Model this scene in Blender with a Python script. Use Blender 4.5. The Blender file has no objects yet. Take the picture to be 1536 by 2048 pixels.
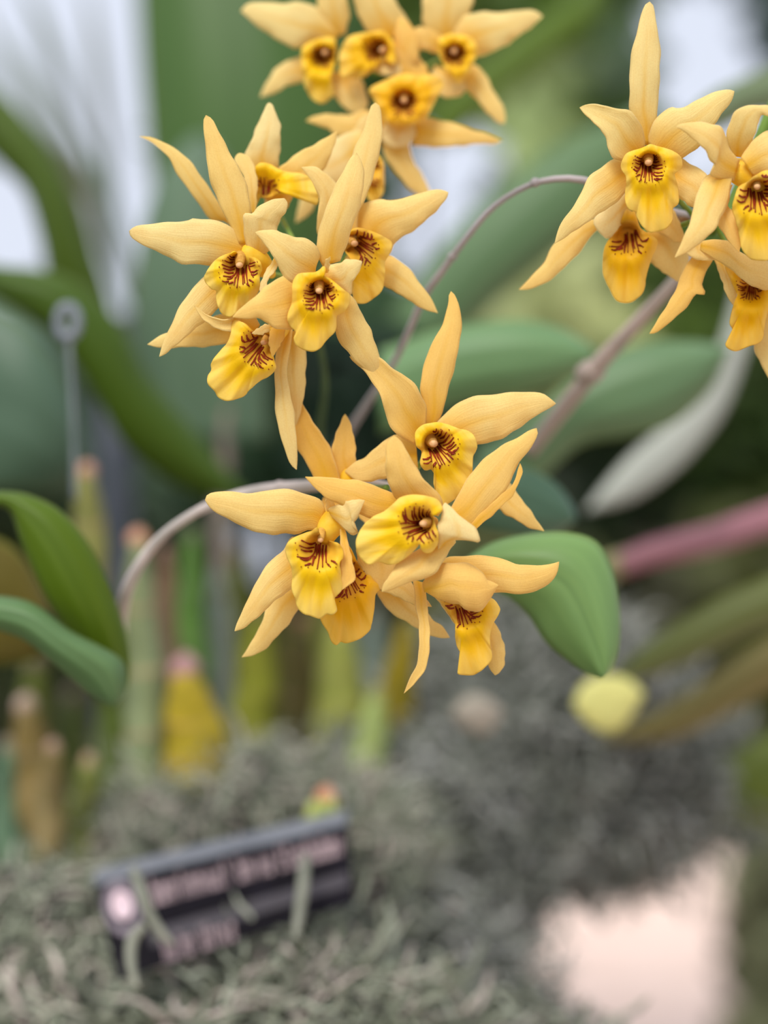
import bpy, math, random
import numpy as np
from mathutils import Vector
S = bpy.context.scene
COL = S.collection
random.seed(7)

# ---------------------------------------------------------------- camera
F = 3490.0            # focal length in pixels of the 1536 x 2048 frame
CZ = 1.4              # camera height above the ground
cam_d = bpy.data.cameras.new('camera'); cam = bpy.data.objects.new('camera', cam_d); COL.objects.link(cam)
cam.location = (0, 0, CZ); cam.rotation_euler = (math.pi/2, 0, 0)
cam_d.sensor_fit = 'VERTICAL'; cam_d.sensor_height = 36.0; cam_d.lens = 36.0*F/2048
cam_d.clip_start = 0.01; cam_d.clip_end = 200
cam_d.dof.use_dof = True; cam_d.dof.focus_distance = 0.499
cam_d.dof.aperture_fstop = 0.001*cam_d.lens/0.0185
S.camera = cam
# ---------------------------------------------------------------- light
w = bpy.data.worlds.new('sky'); S.world = w; w.use_nodes = True
nt = w.node_tree; bg = nt.nodes['Background']
bg.inputs['Color'].default_value = (0.70, 0.75, 0.87, 1); bg.inputs['Strength'].default_value = 1.1
sd = bpy.data.lights.new('sun', 'SUN'); sun = bpy.data.objects.new('sun', sd); COL.objects.link(sun)
sd.energy = 2.9; sd.angle = math.radians(28); sd.color = (1.0, 0.97, 0.90)
sun.location = (-1, -1, 4)
sun.rotation_euler = Vector((0.30, 0.62, -0.85)).to_track_quat('-Z', 'Y').to_euler()
S.view_settings.view_transform = 'Standard'; S.view_settings.look = 'None'
S.view_settings.exposure = 0.0; S.view_settings.gamma = 1.0; S.view_settings.use_curve_mapping = False
S.cycles.use_denoising = True; S.cycles.max_bounces = 8; S.cycles.transmission_bounces = 4
S.cycles.sample_clamp_indirect = 4.0

# ---------------------------------------------------------------- helpers
def at(px, py, d):
    """pixel + distance (m) -> world point"""
    return ((px-768)/F*d, d, CZ + (1024-py)/F*d)
def P(px, py, z):
    return at(px, py, 0.5 + z*0.001)
def lin(r, g, b):
    f = lambda c: ((c/255+0.055)/1.055)**2.4 if c > 10 else c/255/12.92
    return (f(r), f(g), f(b), 1)
def tag(o, label=None, cat=None, group=None, kind=None):
    if label: o['label'] = label
    if cat: o['category'] = cat
    if group: o['group'] = group
    if kind: o['kind'] = kind
    return o
def empty(name, loc, label=None, cat=None, group=None):
    o = bpy.data.objects.new(name, None); COL.objects.link(o); o.location = loc
    o.empty_display_size = 0.005
    return tag(o, label, cat, group)
def mesh(name, vs, fs, mat, parent=None, uv=None, smooth=True, color=None, attrs=None, solid=0, off=0):
    me = bpy.data.meshes.new(name)
    o = bpy.data.objects.new(name, me); COL.objects.link(o)
    org = Vector((0, 0, 0))
    if parent:
        o.parent = parent; org = Vector(parent.location)
        if parent.parent: org += Vector(parent.parent.location)
    else:
        a = np.array(vs); org = Vector(((a[:,0].min()+a[:,0].max())/2, (a[:,1].min()+a[:,1].max())/2, a[:,2].min())); o.location = org
    if parent and parent.type == 'MESH':
        org = Vector(parent.location) + (Vector(parent.parent.location) if parent.parent else Vector((0, 0, 0)))
    vs2 = (np.array(vs, dtype=float) - np.array(org)).tolist()
    me.from_pydata(vs2, [], fs)
    if uv is not None:
        l = me.uv_layers.new(name='UVMap'); li = np.zeros(len(me.loops), dtype=np.int32); me.loops.foreach_get('vertex_index', li)
        l.data.foreach_set('uv', np.array(uv, dtype=np.float32)[li].ravel())
    for k, v in (attrs or {}).items():
        at_ = me.attributes.new(k, 'FLOAT', 'POINT'); at_.data.foreach_set('value', np.array(v, dtype=np.float32))
    me.materials.append(mat)
    if smooth: me.polygons.foreach_set('use_smooth', [True]*len(me.polygons))
    if color: o.color = color
    if solid:
        m = o.modifiers.new('thickness', 'SOLIDIFY'); m.thickness = solid; m.offset = off
    me.update()
    return o
def pts(s):
    return [tuple(float(v) for v in p.split(',')) for p in s.split()]
def spline(p, n, closed=False):
    """centripetal-ish Catmull-Rom resampled to n points by arc length"""
    p = [np.array(q, dtype=float) for q in p]
    out = []
    m = len(p); segs = m if closed else m-1
    for i in range(segs):
        g = (lambda j: p[j % m]) if closed else (lambda j: p[min(max(j, 0), m-1)])
        a, b, c, d = g(i-1), g(i), g(i+1), g(i+2)
        for k in range(10):
            t = k/10
            out.append(0.5*((2*b)+(-a+c)*t+(2*a-5*b+4*c-d)*t*t+(-a+3*b-3*c+d)*t**3))
    out.append(p[0] if closed else p[-1])
    out = np.array(out)
    L = np.concatenate([[0], np.cumsum(np.linalg.norm(np.diff(out, axis=0), axis=1))])
    t = np.linspace(0, L[-1], n+1)[:-1] if closed else np.linspace(0, L[-1], n)
    return np.stack([np.interp(t, L, out[:, k]) for k in range(out.shape[1])], axis=1)
def tube_geo(path, rad, n=10, v0=0, caps=True):
    """path: Nx3 world points, rad: N radii"""
    path = np.array(path); N = len(path)
    vs, fs, uv = [], [], []
    up = np.array([0.13, 0.9, 0.41])
    for i in range(N):
        t = path[min(i+1, N-1)]-path[max(i-1, 0)]; t = t/(np.linalg.norm(t)+1e-12)
        a = np.cross(t, up); a /= (np.linalg.norm(a)+1e-12); b = np.cross(t, a)
        for k in range(n):
            th = 2*math.pi*k/n
            vs.append(path[i]+rad[i]*(math.cos(th)*a+math.sin(th)*b)); uv.append((i/(N-1), k/n))
    for i in range(N-1):
        for k in range(n):
            k2 = (k+1) % n
            fs.append((v0+i*n+k, v0+i*n+k2, v0+(i+1)*n+k2, v0+(i+1)*n+k))
    if caps:
        fs.append(tuple(v0+k for k in range(n))[::-1]); fs.append(tuple(v0+(N-1)*n+k for k in range(n)))
    return vs, fs, uv
def tube(name, path, rad, mat, parent=None, n=12, m=24, color=None):
    pr = spline([tuple(a)+(r,) for a, r in zip(path, rad)], m)
    vs, fs, uv = tube_geo(pr[:, :3], pr[:, 3], n)
    return mesh(name, vs, fs, mat, parent, uv, color=color)
# ---------------------------------------------------------------- materials
class N:
    def __init__(s, name):
        s.m = bpy.data.materials.new(name); s.m.use_nodes = True; s.t = s.m.node_tree; s.t.nodes.clear()
        s.out = s.t.nodes.new('ShaderNodeOutputMaterial')
    def n(s, ty, ins=None, **kw):
        q = s.t.nodes.new(ty)
        for k, v in kw.items(): setattr(q, k, v)
        for k, v in (ins or {}).items():
            if hasattr(v, 'is_output') or isinstance(v, bpy.types.NodeSocket): s.t.links.new(v, q.inputs[k])
            else: q.inputs[k].default_value = v
        return q
    def ma(s, op, a, b=0.0, c=0.0, clamp=False):
        q = s.n('ShaderNodeMath', {0: a, 1: b, 2: c}, operation=op); q.use_clamp = clamp
        return q.outputs[0]
    def mix(s, f, a, b, bt='MIX'):
        q = s.n('ShaderNodeMix', data_type='RGBA', blend_type=bt)
        for i, v in ((0, f), (6, a), (7, b)):
            if isinstance(v, bpy.types.NodeSocket): s.t.links.new(v, q.inputs[i])
            else: q.inputs[i].default_value = v
        return q.outputs[2]
    def ramp(s, f, a, b):
        q = s.n('ShaderNodeMapRange', {0: f, 1: a, 2: b, 3: 0.0, 4: 1.0}, interpolation_type='SMOOTHSTEP'); return q.outputs[0]
    def noise(s, scale, detail=3, vec=None, rough=0.5):
        q = s.n('ShaderNodeTexNoise', {'Scale': scale, 'Detail': detail, 'Roughness': rough})
        if vec is None: vec = s.n('ShaderNodeTexCoord').outputs['Object']
        s.t.links.new(vec, q.inputs['Vector']); return q.outputs['Fac']
    def finish(s, col, rough=0.6, trans=0.0, bump=None, bs=0.3, spec=0.3, tcol=None):
        b = s.n('ShaderNodeBsdfPrincipled', {'Base Color': col, 'Roughness': rough, 'Specular IOR Level': spec})
        nrm = None
        if bump is not None:
            nrm = s.n('ShaderNodeBump', {'Height': bump, 'Strength': bs, 'Distance': 0.0004}).outputs[0]
            s.t.links.new(nrm, b.inputs['Normal'])
        sh = b.outputs[0]
        if trans:
            tr = s.n('ShaderNodeBsdfTranslucent', {'Color': tcol if tcol is not None else col})
            if nrm is not None: s.t.links.new(nrm, tr.inputs['Normal'])
            sh = s.n('ShaderNodeMixShader', {0: trans, 1: sh, 2: tr.outputs[0]}).outputs[0]
        s.t.links.new(sh, s.out.inputs[0]); return s.m
def rgb(*c): return lin(*c)

def petal_mat():
    s = N('petal'); uvn = s.n('ShaderNodeUVMap'); sep = s.n('ShaderNodeSeparateXYZ', {0: uvn.outputs[0]})
    u, v = sep.outputs[0], sep.outputs[1]
    oc = s.n('ShaderNodeObjectInfo').outputs['Color']; os_ = s.n('ShaderNodeSeparateColor', {0: oc})
    orange, pale = os_.outputs[0], os_.outputs[1]
    body = s.mix(orange, rgb(255, 233, 152), rgb(255, 210, 102))
    body = s.mix(pale, body, rgb(255, 238, 178))
    base = rgb(252, 204, 34)
    mid = s.ma('SUBTRACT', 1.0, s.ma('MULTIPLY', s.ma('ABSOLUTE', s.ma('SUBTRACT', v, 0.5)), 2.0))   # 1 at midrib
    f = s.ma('MULTIPLY', s.ma('SUBTRACT', 1.0, s.ramp(u, 0.0, 0.42)), s.ma('MULTIPLY_ADD', mid, 0.75, 0.2), clamp=True)
    c = s.mix(f, body, base)
    f2 = s.ma('MULTIPLY', s.ramp(mid, 0.72, 1.0), s.ma('MULTIPLY', s.ma('SUBTRACT', 1.0, s.ramp(u, 0.2, 0.95)), 0.45))
    c = s.mix(f2, c, rgb(248, 200, 62))
    edge = s.ma('SUBTRACT', 1.0, s.ramp(mid, 0.0, 0.10))
    c = s.mix(s.ma('MULTIPLY', edge, 0.35), c, rgb(250, 225, 165))
    # lengthwise veins
    cv = s.n('ShaderNodeCombineXYZ', {0: s.ma('MULTIPLY', u, 1.2), 1: s.ma('MULTIPLY', v, 9.0)}).outputs[0]
    vn = s.noise(2.6, 3, cv)
    c = s.mix(s.ma('MULTIPLY', s.ramp(vn, 0.50, 0.75), 0.25), c, rgb(242, 196, 96))
    g = s.noise(2200, 2, rough=0.7)
    c = s.mix(s.ma('MULTIPLY', s.ramp(g, 0.4, 0.65), 0.14), c, rgb(226, 176, 90))
    big = s.noise(90, 2)
    c = s.mix(s.ma('MULTIPLY', s.ramp(big, 0.5, 0.8), 0.25), c, rgb(244, 190, 84))
    return s.finish(c, 0.62, 0.38, s.ma('ADD', s.ma('MULTIPLY', g, 0.35), vn), 0.35, 0.25)
def lip_mat():
    s = N('lip'); uvn = s.n('ShaderNodeUVMap'); sep = s.n('ShaderNodeSeparateXYZ', {0: uvn.outputs[0]})
    u, v = sep.outputs[0], sep.outputs[1]
    e = s.n('ShaderNodeAttribute', attribute_name='edge').outputs['Fac']
    oc = s.n('ShaderNodeObjectInfo').outputs['Color']; os_ = s.n('ShaderNodeSeparateColor', {0: oc}); orange = os_.outputs[0]
    core = s.mix(orange, rgb(255, 216, 6), rgb(252, 188, 0))
    rim = s.mix(orange, rgb(255, 226, 112), rgb(255, 206, 76))
    cvec = s.n('ShaderNodeCombineXYZ', {0: s.ma('MULTIPLY', u, 2.2), 1: s.ma('MULTIPLY', v, 0.5)}).outputs[0]
    fold = s.noise(1.6, 2, cvec)
    c = s.mix(s.ramp(s.ma('ADD', e, s.ma('MULTIPLY_ADD', fold, 0.5, -0.25)), 0.5, 0.98), core, rim)
    u13 = s.ma('MULTIPLY', u, 1.25); r0 = s.ma('SQRT', s.ma('ADD', s.ma('MULTIPLY', u13, u13), s.ma('MULTIPLY', v, v)))
    back = s.ramp(v, -0.42, -0.22)
    halo = s.ma('MULTIPLY', s.ma('SUBTRACT', 1.0, s.ramp(r0, 0.72, 1.15)), back)
    c = s.mix(s.ma('MULTIPLY', halo, 0.55), c, rgb(238, 182, 80))
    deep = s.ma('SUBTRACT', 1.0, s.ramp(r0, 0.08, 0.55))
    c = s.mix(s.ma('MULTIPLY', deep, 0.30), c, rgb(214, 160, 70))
    hood_shade = s.ma('MULTIPLY', s.ma('SUBTRACT', 1.0, s.ramp(r0, 0.25, 0.62)), s.ma('SUBTRACT', 1.0, s.ramp(v, -0.1, 0.12)))  # shadow in the upper throat, painted into the lip colour
    c = s.mix(s.ma('MULTIPLY', hood_shade, 0.45), c, rgb(178, 130, 40))
    bm = s.ma('ADD', s.ma('MULTIPLY', fold, 1.5), s.ma('MULTIPLY', s.noise(1800, 2), 0.25))
    return s.finish(c, 0.5, 0.30, bm, 0.4, 0.3)
def simple(name, c1, c2, scale=60, rough=0.6, trans=0.0, bs=0.3, spec=0.3, objcol=False):
    s = N(name); f = s.ramp(s.noise(scale, 4), 0.35, 0.68)
    if objcol:
        oc = s.n('ShaderNodeObjectInfo').outputs['Color']
        c = s.mix(f, s.mix(1.0, oc, (0.82, 0.84, 0.8, 1), 'MULTIPLY'), s.mix(1.0, oc, (1.15, 1.13, 1.1, 1), 'MULTIPLY'))
    else: c = s.mix(f, c1, c2)
    return s.finish(c, rough, trans, f, bs, spec)
def leaf_mat():
    s = N('leaf'); uvn = s.n('ShaderNodeUVMap'); sep = s.n('ShaderNodeSeparateXYZ', {0: uvn.outputs[0]})
    u, v = sep.outputs[0], sep.outputs[1]
    oc = s.n('ShaderNodeObjectInfo').outputs['Color']
    mid = s.ma('SUBTRACT', 1.0, s.ma('MULTIPLY', s.ma('ABSOLUTE', s.ma('SUBTRACT', v, 0.5)), 2.0))
    c = s.mix(s.ma('MULTIPLY', s.ramp(mid, 0.93, 1.0), 0.35), oc, s.mix(1.0, oc, (0.5, 0.55, 0.5, 1), 'MULTIPLY'))
    c = s.mix(s.ma('MULTIPLY', s.ma('SUBTRACT', 1.0, s.ramp(mid, 0.0, 0.12)), 0.4), c, rgb(140, 150, 60))
    cv = s.n('ShaderNodeCombineXYZ', {0: s.ma('MULTIPLY', u, 1.0), 1: s.ma('MULTIPLY', v, 5.0)}).outputs[0]
    st = s.noise(2.0, 3, cv)
    c = s.mix(s.ma('MULTIPLY', s.ramp(st, 0.4, 0.7), 0.4), c, s.mix(1.0, oc, (1.35, 1.28, 1.3, 1), 'MULTIPLY'))
    return s.finish(c, 0.42, 0.22, st, 0.2, 0.3)
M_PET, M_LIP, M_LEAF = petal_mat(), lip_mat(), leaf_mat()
M_MARK = simple('lip_markings', rgb(128, 38, 14), rgb(148, 54, 22), 300, 0.55, spec=0.2)
M_TUBE = simple('lip_back', rgb(252, 200, 30), rgb(255, 214, 70), 200, 0.55, 0.25)
M_COL = simple('column', rgb(196, 142, 58), rgb(226, 172, 80), 500, 0.5, 0.1, spec=0.3)
M_CAP = simple('anther_cap', rgb(222, 166, 112), rgb(236, 190, 132), 400, 0.45, spec=0.3)
M_GREEN = simple('green_stem', rgb(104, 138, 50), rgb(140, 160, 70), 150, 0.45)
M_GREY = simple('dry_stem', rgb(142, 124, 120), rgb(176, 168, 164), 120, 0.6)
M_OBJ = simple('plant_matter', None, None, 60, 0.6, 0.0, objcol=True)
M_TL = simple('foliage', None, None, 8, 0.5, 0.25, objcol=True)

# ---------------------------------------------------------------- builders
def blade(name, Ls, Rs, zb, zt, bow=0.0, cup=1.0, parent=None, mat=M_PET, n=30, m=11, tint=(0, 0), ripple=0.25, base=0.5, unit=0.001, solid=0.0004, color=None, amp=1.0):
    """surface lofted between a left and a right edge; z in mm behind the plane at `base` m"""
    L = spline(pts(Ls) if isinstance(Ls, str) else Ls, n); R = spline(pts(Rs) if isinstance(Rs, str) else Rs, n)
    rnd = random.Random(int(abs(L[0][0]*13+L[-1][1]*7)))
    ph1, ph2 = rnd.uniform(0, 6), rnd.uniform(0, 6); fr = rnd.uniform(2.0, 3.4)
    if mat == M_PET:
        for i in range(n):
            q = i/(n-1); a_ = math.sin(math.pi*q)**0.7; nv_ = (L[i]-R[i])/(math.hypot(*(L[i]-R[i]))+1e-6)
            L[i] = L[i]+nv_*a_*(0.9*math.sin(17*q+ph1)+0.7*math.sin(31*q+ph2)+1.0)
            R[i] = R[i]-nv_*a_*(0.9*math.sin(19*q+ph2)+0.7*math.sin(37*q+ph1)+1.0)
    vs, fs, uv = [], [], []
    for i in range(n):
        s = i/(n-1); wpx = math.hypot(*(L[i]-R[i]))
        for k in range(m):
            t = k/(m-1); c = 2*t-1
            q = L[i]*(1-t)+R[i]*t
            z = zb+(zt-zb)*s + bow*math.sin(math.pi*s)
            ww = min(1.0, wpx/70) if unit == 0.001 and base == 0.5 else 1.0
            z += cup*ww*(c*c) - 0.35*amp*cup*ww*math.exp(-(c/0.18)**2)*-1*0.4
            z += ripple*ww*amp*(abs(c)**3)*math.sin(fr*2*math.pi*s+(ph1 if c < 0 else ph2))*2
            vs.append(at(q[0], q[1], base+z*unit)); uv.append((s, t))
    for i in range(n-1):
        for k in range(m-1):
            a = i*m+k; fs.append((a, a+1, a+m+1, a+m))
    col = color if color else (tint[0], tint[1], 0, 1)
    return mesh(name, vs, fs, mat, parent, uv, color=col, solid=solid)

STROKES = [[(-.27, .02), (-.30, .37), (-.40, .78)], [(-.12, .17), (-.15, .46), (-.22, .90)], [(.01, .14), (-.01, .52), (-.01, .97)],
    [(.12, .17), (.14, .46), (.31, .64), (.65, .64)], [(.13, .62), (.15, .95)], [(.2, .78), (.38, .86)], [(.17, .14), (.36, .22), (.68, .13)],
    [(.19, .30), (.40, .36), (.66, .31)], [(.24, .47), (.45, .50), (.62, .47)], [(.34, .76), (.50, .80), (.62, .77)], [(.26, .02), (.40, .06), (.58, -.01)],
    [(.26, -.12), (.38, -.10), (.50, -.17)], [(.25, -.36), (.33, -.27), (.42, -.33)], [(.24, -.24), (.38, -.21), (.47, -.27)], [(-.34, 0), (-.43, .25), (-.58, .49)],
    [(-.44, .29), (-.58, .27), (-.70, .18)], [(-.52, .44), (-.66, .42), (-.76, .32)], [(-.36, .11), (-.5, .10), (-.64, .01)], [(-.34, -.05), (-.5, -.05), (-.64, -.13)],
    [(-.42, .62), (-.52, .64), (-.62, .70)], [(-.36, .80), (-.42, .84), (-.5, .90)], [(-.30, -.18), (-.42, -.20), (-.52, -.27)], [(.05, .20), (.07, .5), (.10, .70)],
    [(-.20, .20), (-.23, .45), (-.30, .80)], [(.20, .56), (.30, .70), (.44, .72)],
    [(-.76, .02)], [(-.72, -.14)], [(-.60, -.31)], [(-.80, .20)], [(.72, -.02)], [(.77, .24)], [(.76, .48)], [(.72, .66)], [(.28, 1.0)], [(-.12, 1.04)], [(-.62, .82)], [(.46, .94)], [(.56, -.24)]]
def lip(outline, C, Rt, d, parent, z0, deep=9.0, Rs=44, S0=None, tilt=(0, 0), orange=0.0, ruffle=0.6, nk=150, nr=30, ell=1.0, lines=True, lx=1.0):
    """flared lip: blade outline, funnel throat round C with radius Rt px, blade direction d"""
    O = spline(pts(outline), nk, closed=True); C = np.array(C, float); S0 = np.array(S0 if S0 else C, float)
    dn = np.array(d, float); dn /= np.linalg.norm(dn); pn = np.array([dn[1], -dn[0]])
    ang = np.arctan2(O[:, 1]-C[1], O[:, 0]-C[0])
    def depth(q, r, k):
        rel = q-C; a, b = rel@dn, rel@pn
        rho = math.hypot(a/ell if a > 0 else a, b)/Rt
        f1 = max(0.0, 1-rho/1.25)**1.6
        sm = min(1.0, max(0.0, (0.92-rho)/0.45)); f2 = 1.1*sm*sm*(3-2*sm)
        wt = 0.5-0.5*math.tanh(a/(0.22*Rt)); fz = deep*(f1*(1-wt)+f2*wt)
        ln = math.hypot(*(O[k]-C))
        # the blade swells towards the viewer below the throat, then its margin rolls back
        z = z0 + fz - 1.6*math.exp(-((rho-1.35)/0.6)**2) + tilt[0]*rel[0]*0.01 + tilt[1]*rel[1]*0.01
        z += (r**5)*1.5 + ruffle*(r**3)*math.sin(9.0*2*math.pi*k/nk+C[0])*min(1, ln/50) + 0.3*ruffle*(r**5)*math.sin(23*2*math.pi*k/nk)
        # gentle keel down the middle of the blade
        if a > 0: z += 0.9*math.exp(-(b/9.0)**2)*min(1, max(0, (a-Rt)/25))*(1-r**4)
        return z, rho
    vs, uv, ed, fs = [], [], [], []
    def put(q, z, r, rho):
        vs.append(P(q[0], q[1], z)); sr = q-S0; uv.append((float(sr@pn)/Rs, float(sr@dn)/Rs)); ed.append(r*min(1.0, 0.35+rho/3.0))
    for i in range(nr+1):
        r = (i/nr)**0.85
        for k in range(nk):
            q = C + (O[k]-C)*r; z, rho = depth(q, r, k); put(q, z, r, rho)
    for i in range(nr):
        for k in range(nk):
            k2 = (k+1) % nk; a = i*nk
            fs.append((a+k, a+k2, a+nk+k2, a+nk+k))
    nface = len(fs)
    # pigment lines following the throat surface
    rnd = random.Random(int(C[0]*3+C[1])); mir = -1 if rnd.random() < .5 else 1
    for st in STROKES if lines else ():
        jx, jy = rnd.uniform(-.02, .02), rnd.uniform(-.02, .02); sc = rnd.uniform(.92, 1.08)
        if len(st) == 1: pl = [(st[0][0]-.012, st[0][1]), (st[0][0]+.014, st[0][1]+.008)]
        else: pl = st
        pl = spline([((x*mir+jx)*sc*lx, (y+jy)*sc) for x, y in pl], 3 if len(st) == 1 else 12)
        m = len(pl); hw0 = (0.021 if len(st) == 1 else rnd.uniform(.027, .036))*Rs
        world = [S0 + pn*a*Rs + dn*b*Rs for a, b in pl]; b0 = len(vs); ok = True; rows = []
        for t in range(m):
            q = world[t]; tg = world[min(t+1, m-1)]-world[max(t-1, 0)]; tg = tg/(np.linalg.norm(tg)+1e-9); nn = np.array([tg[1], -tg[0]])
            e = t/(m-1); hw = hw0*(0.55+0.45*math.sin(math.pi*min(1, e*1.1+.12)))*(1+.22*math.sin(11*e+jx*200))
            for sgn in (-1, 1):
                qq = q+nn*hw*sgn; an = math.atan2(qq[1]-C[1], qq[0]-C[0])
                k = int(np.argmin(np.abs((ang-an+math.pi) % (2*math.pi)-math.pi))); r = np.linalg.norm(qq-C)/(np.linalg.norm(O[k]-C)+1e-9)
                if r > .93: ok = False
                z, rho = depth(qq, r, k); rows.append((qq, z-0.42, r, rho))
        if not ok: continue
        for rw in rows: put(*rw)
        for t in range(m-1): a = b0+2*t; fs.append((a, a+1, a+3, a+2))
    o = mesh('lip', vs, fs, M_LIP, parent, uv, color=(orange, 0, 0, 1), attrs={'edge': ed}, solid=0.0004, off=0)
    o.data.materials.append(M_MARK)
    mi = np.zeros(len(fs), dtype=np.int32); mi[nface:] = 1; o.data.polygons.foreach_set('material_index', mi)
    return o

def column(C, d, z0, parent, L=15, r=6.0, deep=4.0):
    r *= 1.3
    """the column nods out of the throat, capped by a paler anther"""
    d = np.array(d, float); d /= np.linalg.norm(d); C = np.array(C, float)
    a = C-d*L; mm = 0.001*0.143
    path = [P(*(a-d*4), z0+deep+2.5), P(*a, z0+deep+1.0), P(*(a+d*L*0.6), z0+deep-1.2), P(*(C), z0+deep-2.6)]
    col = tube('column', path, [r*mm*1.2, r*mm*1.3, r*mm*1.15, r*mm*0.95], M_COL, parent, 12, 14)
    c = Vector(P(*(C+d*1.5), z0+deep-3.0)); vs, fs = [], []
    for i in range(9):
        ph = math.pi*i/8
        for k in range(14):
            th = 2*math.pi*k/14
            vs.append((c.x+r*mm*0.82*math.sin(ph)*math.cos(th)*(1+0.08*math.cos(2*th)), c.y+r*mm*0.8*math.sin(ph)*math.sin(th), c.z+r*mm*0.74*math.cos(ph)))
    for i in range(8):
        for k in range(14):
            k2 = (k+1) % 14; fs.append((i*14+k, i*14+k2, (i+1)*14+k2, (i+1)*14+k))
    mesh('anther_cap', vs, fs, M_CAP, col)

def flower(label, C, z0, parts, lipd=None, ped=None, tubep=None, group='golden star-shaped orchid flowers'):
    """parts: (name, L, R, zb, zt, bow, cup, orange, pale)"""
    e = empty('orchid_flower', P(C[0], C[1], z0), label, 'flower', group)
    for p in parts:
        name, L, R, zb, zt, bow, cup = p[:7]; tint = p[7:9] if len(p) > 8 else (0.3, 0)
        blade(name, L, R, z0+zb, z0+zt, bow, cup, e, tint=tint)
    if lipd:
        lipd = dict(lipd); outline = lipd.pop('o'); Cc = lipd.pop('c'); Rt = lipd.pop('rt'); d = lipd.pop('d'); colp = lipd.pop('col', None)
        lip(outline, Cc, Rt, d, e, z0+lipd.pop('z', 0), **lipd)
        if colp: column(colp[:2], d, z0, e, r=colp[2] if len(colp) > 2 else 6.5)
    if tubep:
        path, rad = tubep[0], tubep[1]
        tube('lip_tube', [P(x, y, z0+z) for x, y, z in path], [r*0.000143 for r in rad], M_TUBE, e, 16, 22)
    if ped:
        x, y, z = ped; b = (C[0], C[1], z0+14)
        mid = ((b[0]+x)/2+4, (b[1]+y)/2+6, (b[2]+z)/2+3)
        tube('pedicel', [P(*b), P(*mid), P(x, y, z)], [0.0009, 0.0008, 0.0009], M_GREEN, e, 10, 16)
    return e

# ================================================================ THE FLOWERS
GA, GB, GC, GD = ('flowers of the left cluster', 'flowers of the lower middle cluster', 'flowers of the right cluster', 'flowers of the blurred top cluster')
# ---- left cluster --------------------------------------------------------
flower('yellow orchid flower with a long left petal, lip left of the central bloom', (480, 530), -3, [
 ('dorsal_sepal', '478,488 468,464 450,430 431,388 419,347 413,305 409,266 408,240 412,231', '500,488 500,450 500,410 494,378 483,350 469,323 454,297 438,266 425,240 412,231', 8, 6, -2, 1.2, .35, .1),
 ('petal', '494,482 478,468 455,450 425,442 398,439 384,438 375,442 340,446 300,449 272,453 259,462', '482,522 455,528 422,531 400,528 368,527 345,517 310,500 275,483 262,473 259,462', 9, 3, -3, 1.2, .15, .55),
 ('petal', '503,516 494,492 489,462 487,436 493,427 506,428 520,412 545,400 569,397', '524,512 540,497 551,475 553,455 558,440 570,424 575,408 569,397', 7, 1, -2, 1.3, .15, .5),
 ('lateral_sepal', '475,540 440,538 410,553 392,570 377,590 362,612 348,640 335,668 325,692 319,713', '475,612 440,614 420,632 404,646 380,665 360,683 343,697 332,706 319,713', 10, 6, -3, 1.2, .25, .35),
 ('lateral_sepal', '548,517 541,530 531,545 525,560 520,575 521,584 526,586', '548,517 557,526 551,540 541,552 534,564 531,578 526,586', 3, -1, -1, .6, .3, .5),
], dict(o='470,503 480,511 492,516 503,515 512,517 520,524 524,538 519,551 519,565 520,575 513,588 499,604 483,614 465,632 454,633 442,625 436,612 433,599 432,581 424,578 413,567 409,554 416,540 431,521 447,511 460,507', c=(480, 530), rt=34, d=(-.12, 1), S0=(480, 526), Rs=50, col=(479, 529), orange=.1, deep=8),
 ped=(625, 560, 32), tubep=([(486, 508, 8), (500, 512, 8), (522, 530, 10), (545, 550, 16)], [18, 25, 25, 8]))

flower('yellow orchid flower at the centre of the left cluster, facing the camera', (639, 578), -9, [
 ('dorsal_sepal', '646,532 634,505 635,479 642,453 651,422 664,388 680,357 693,331 703,315 713,306', '680,522 693,487 703,455 714,425 722,395 727,365 726,340 720,318 713,306', 8, 5, -3, 1.6, .2, .25),
 ('petal', '632,522 640,510 631,492 615,480 589,474 565,468 552,462 526,461 511,465', '628,566 590,568 572,558 561,541 550,516 537,498 521,477 511,465', 8, 4, -4, 1.0, .2, .3),
 ('petal', '648,550 650,536 662,531 680,526 692,521 704,520 715,520 724,523', '660,585 680,584 692,586 701,588 703,576 704,564 709,556 720,538 724,523', 6, -1, -2, 1.2, .1, .5),
 ('lateral_sepal', '606,548 575,550 560,556 543,565 530,574 521,586 503,600 484,615 466,634', '620,648 600,655 584,657 564,659 548,655 535,645 517,636 490,637 466,634', 7, -2, -4, 1.4, .55, 0),
 ('lateral_sepal', '660,600 668,625 672,650 675,674 684,690 697,704 712,722 728,738 745,752 758,760', '690,580 700,590 712,606 727,635 740,660 749,685 757,710 760,735 758,760', 10, 12, -3, 1.2, .3, .2),
 ('staminode', '648,545 650,530 653,520 661,513', '656,545 658,532 658,524 661,513', 2, -2, 0, .3, .2, .4),
], dict(o='641,551 650,553 661,559 674,569 687,580 698,588 700,598 697,610 687,624 675,629 672,637 672,654 667,667 653,680 641,695 628,703 609,700 593,691 588,678 592,665 580,652 575,639 577,625 584,607 585,590 585,570 589,558 598,548 615,546 630,545 640,540 647,533 650,536 649,545', c=(640, 582), rt=32, d=(.02, 1), S0=(638, 580), Rs=44, col=(638, 580), orange=.35, deep=8),
 ped=(640, 575, 34))

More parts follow.
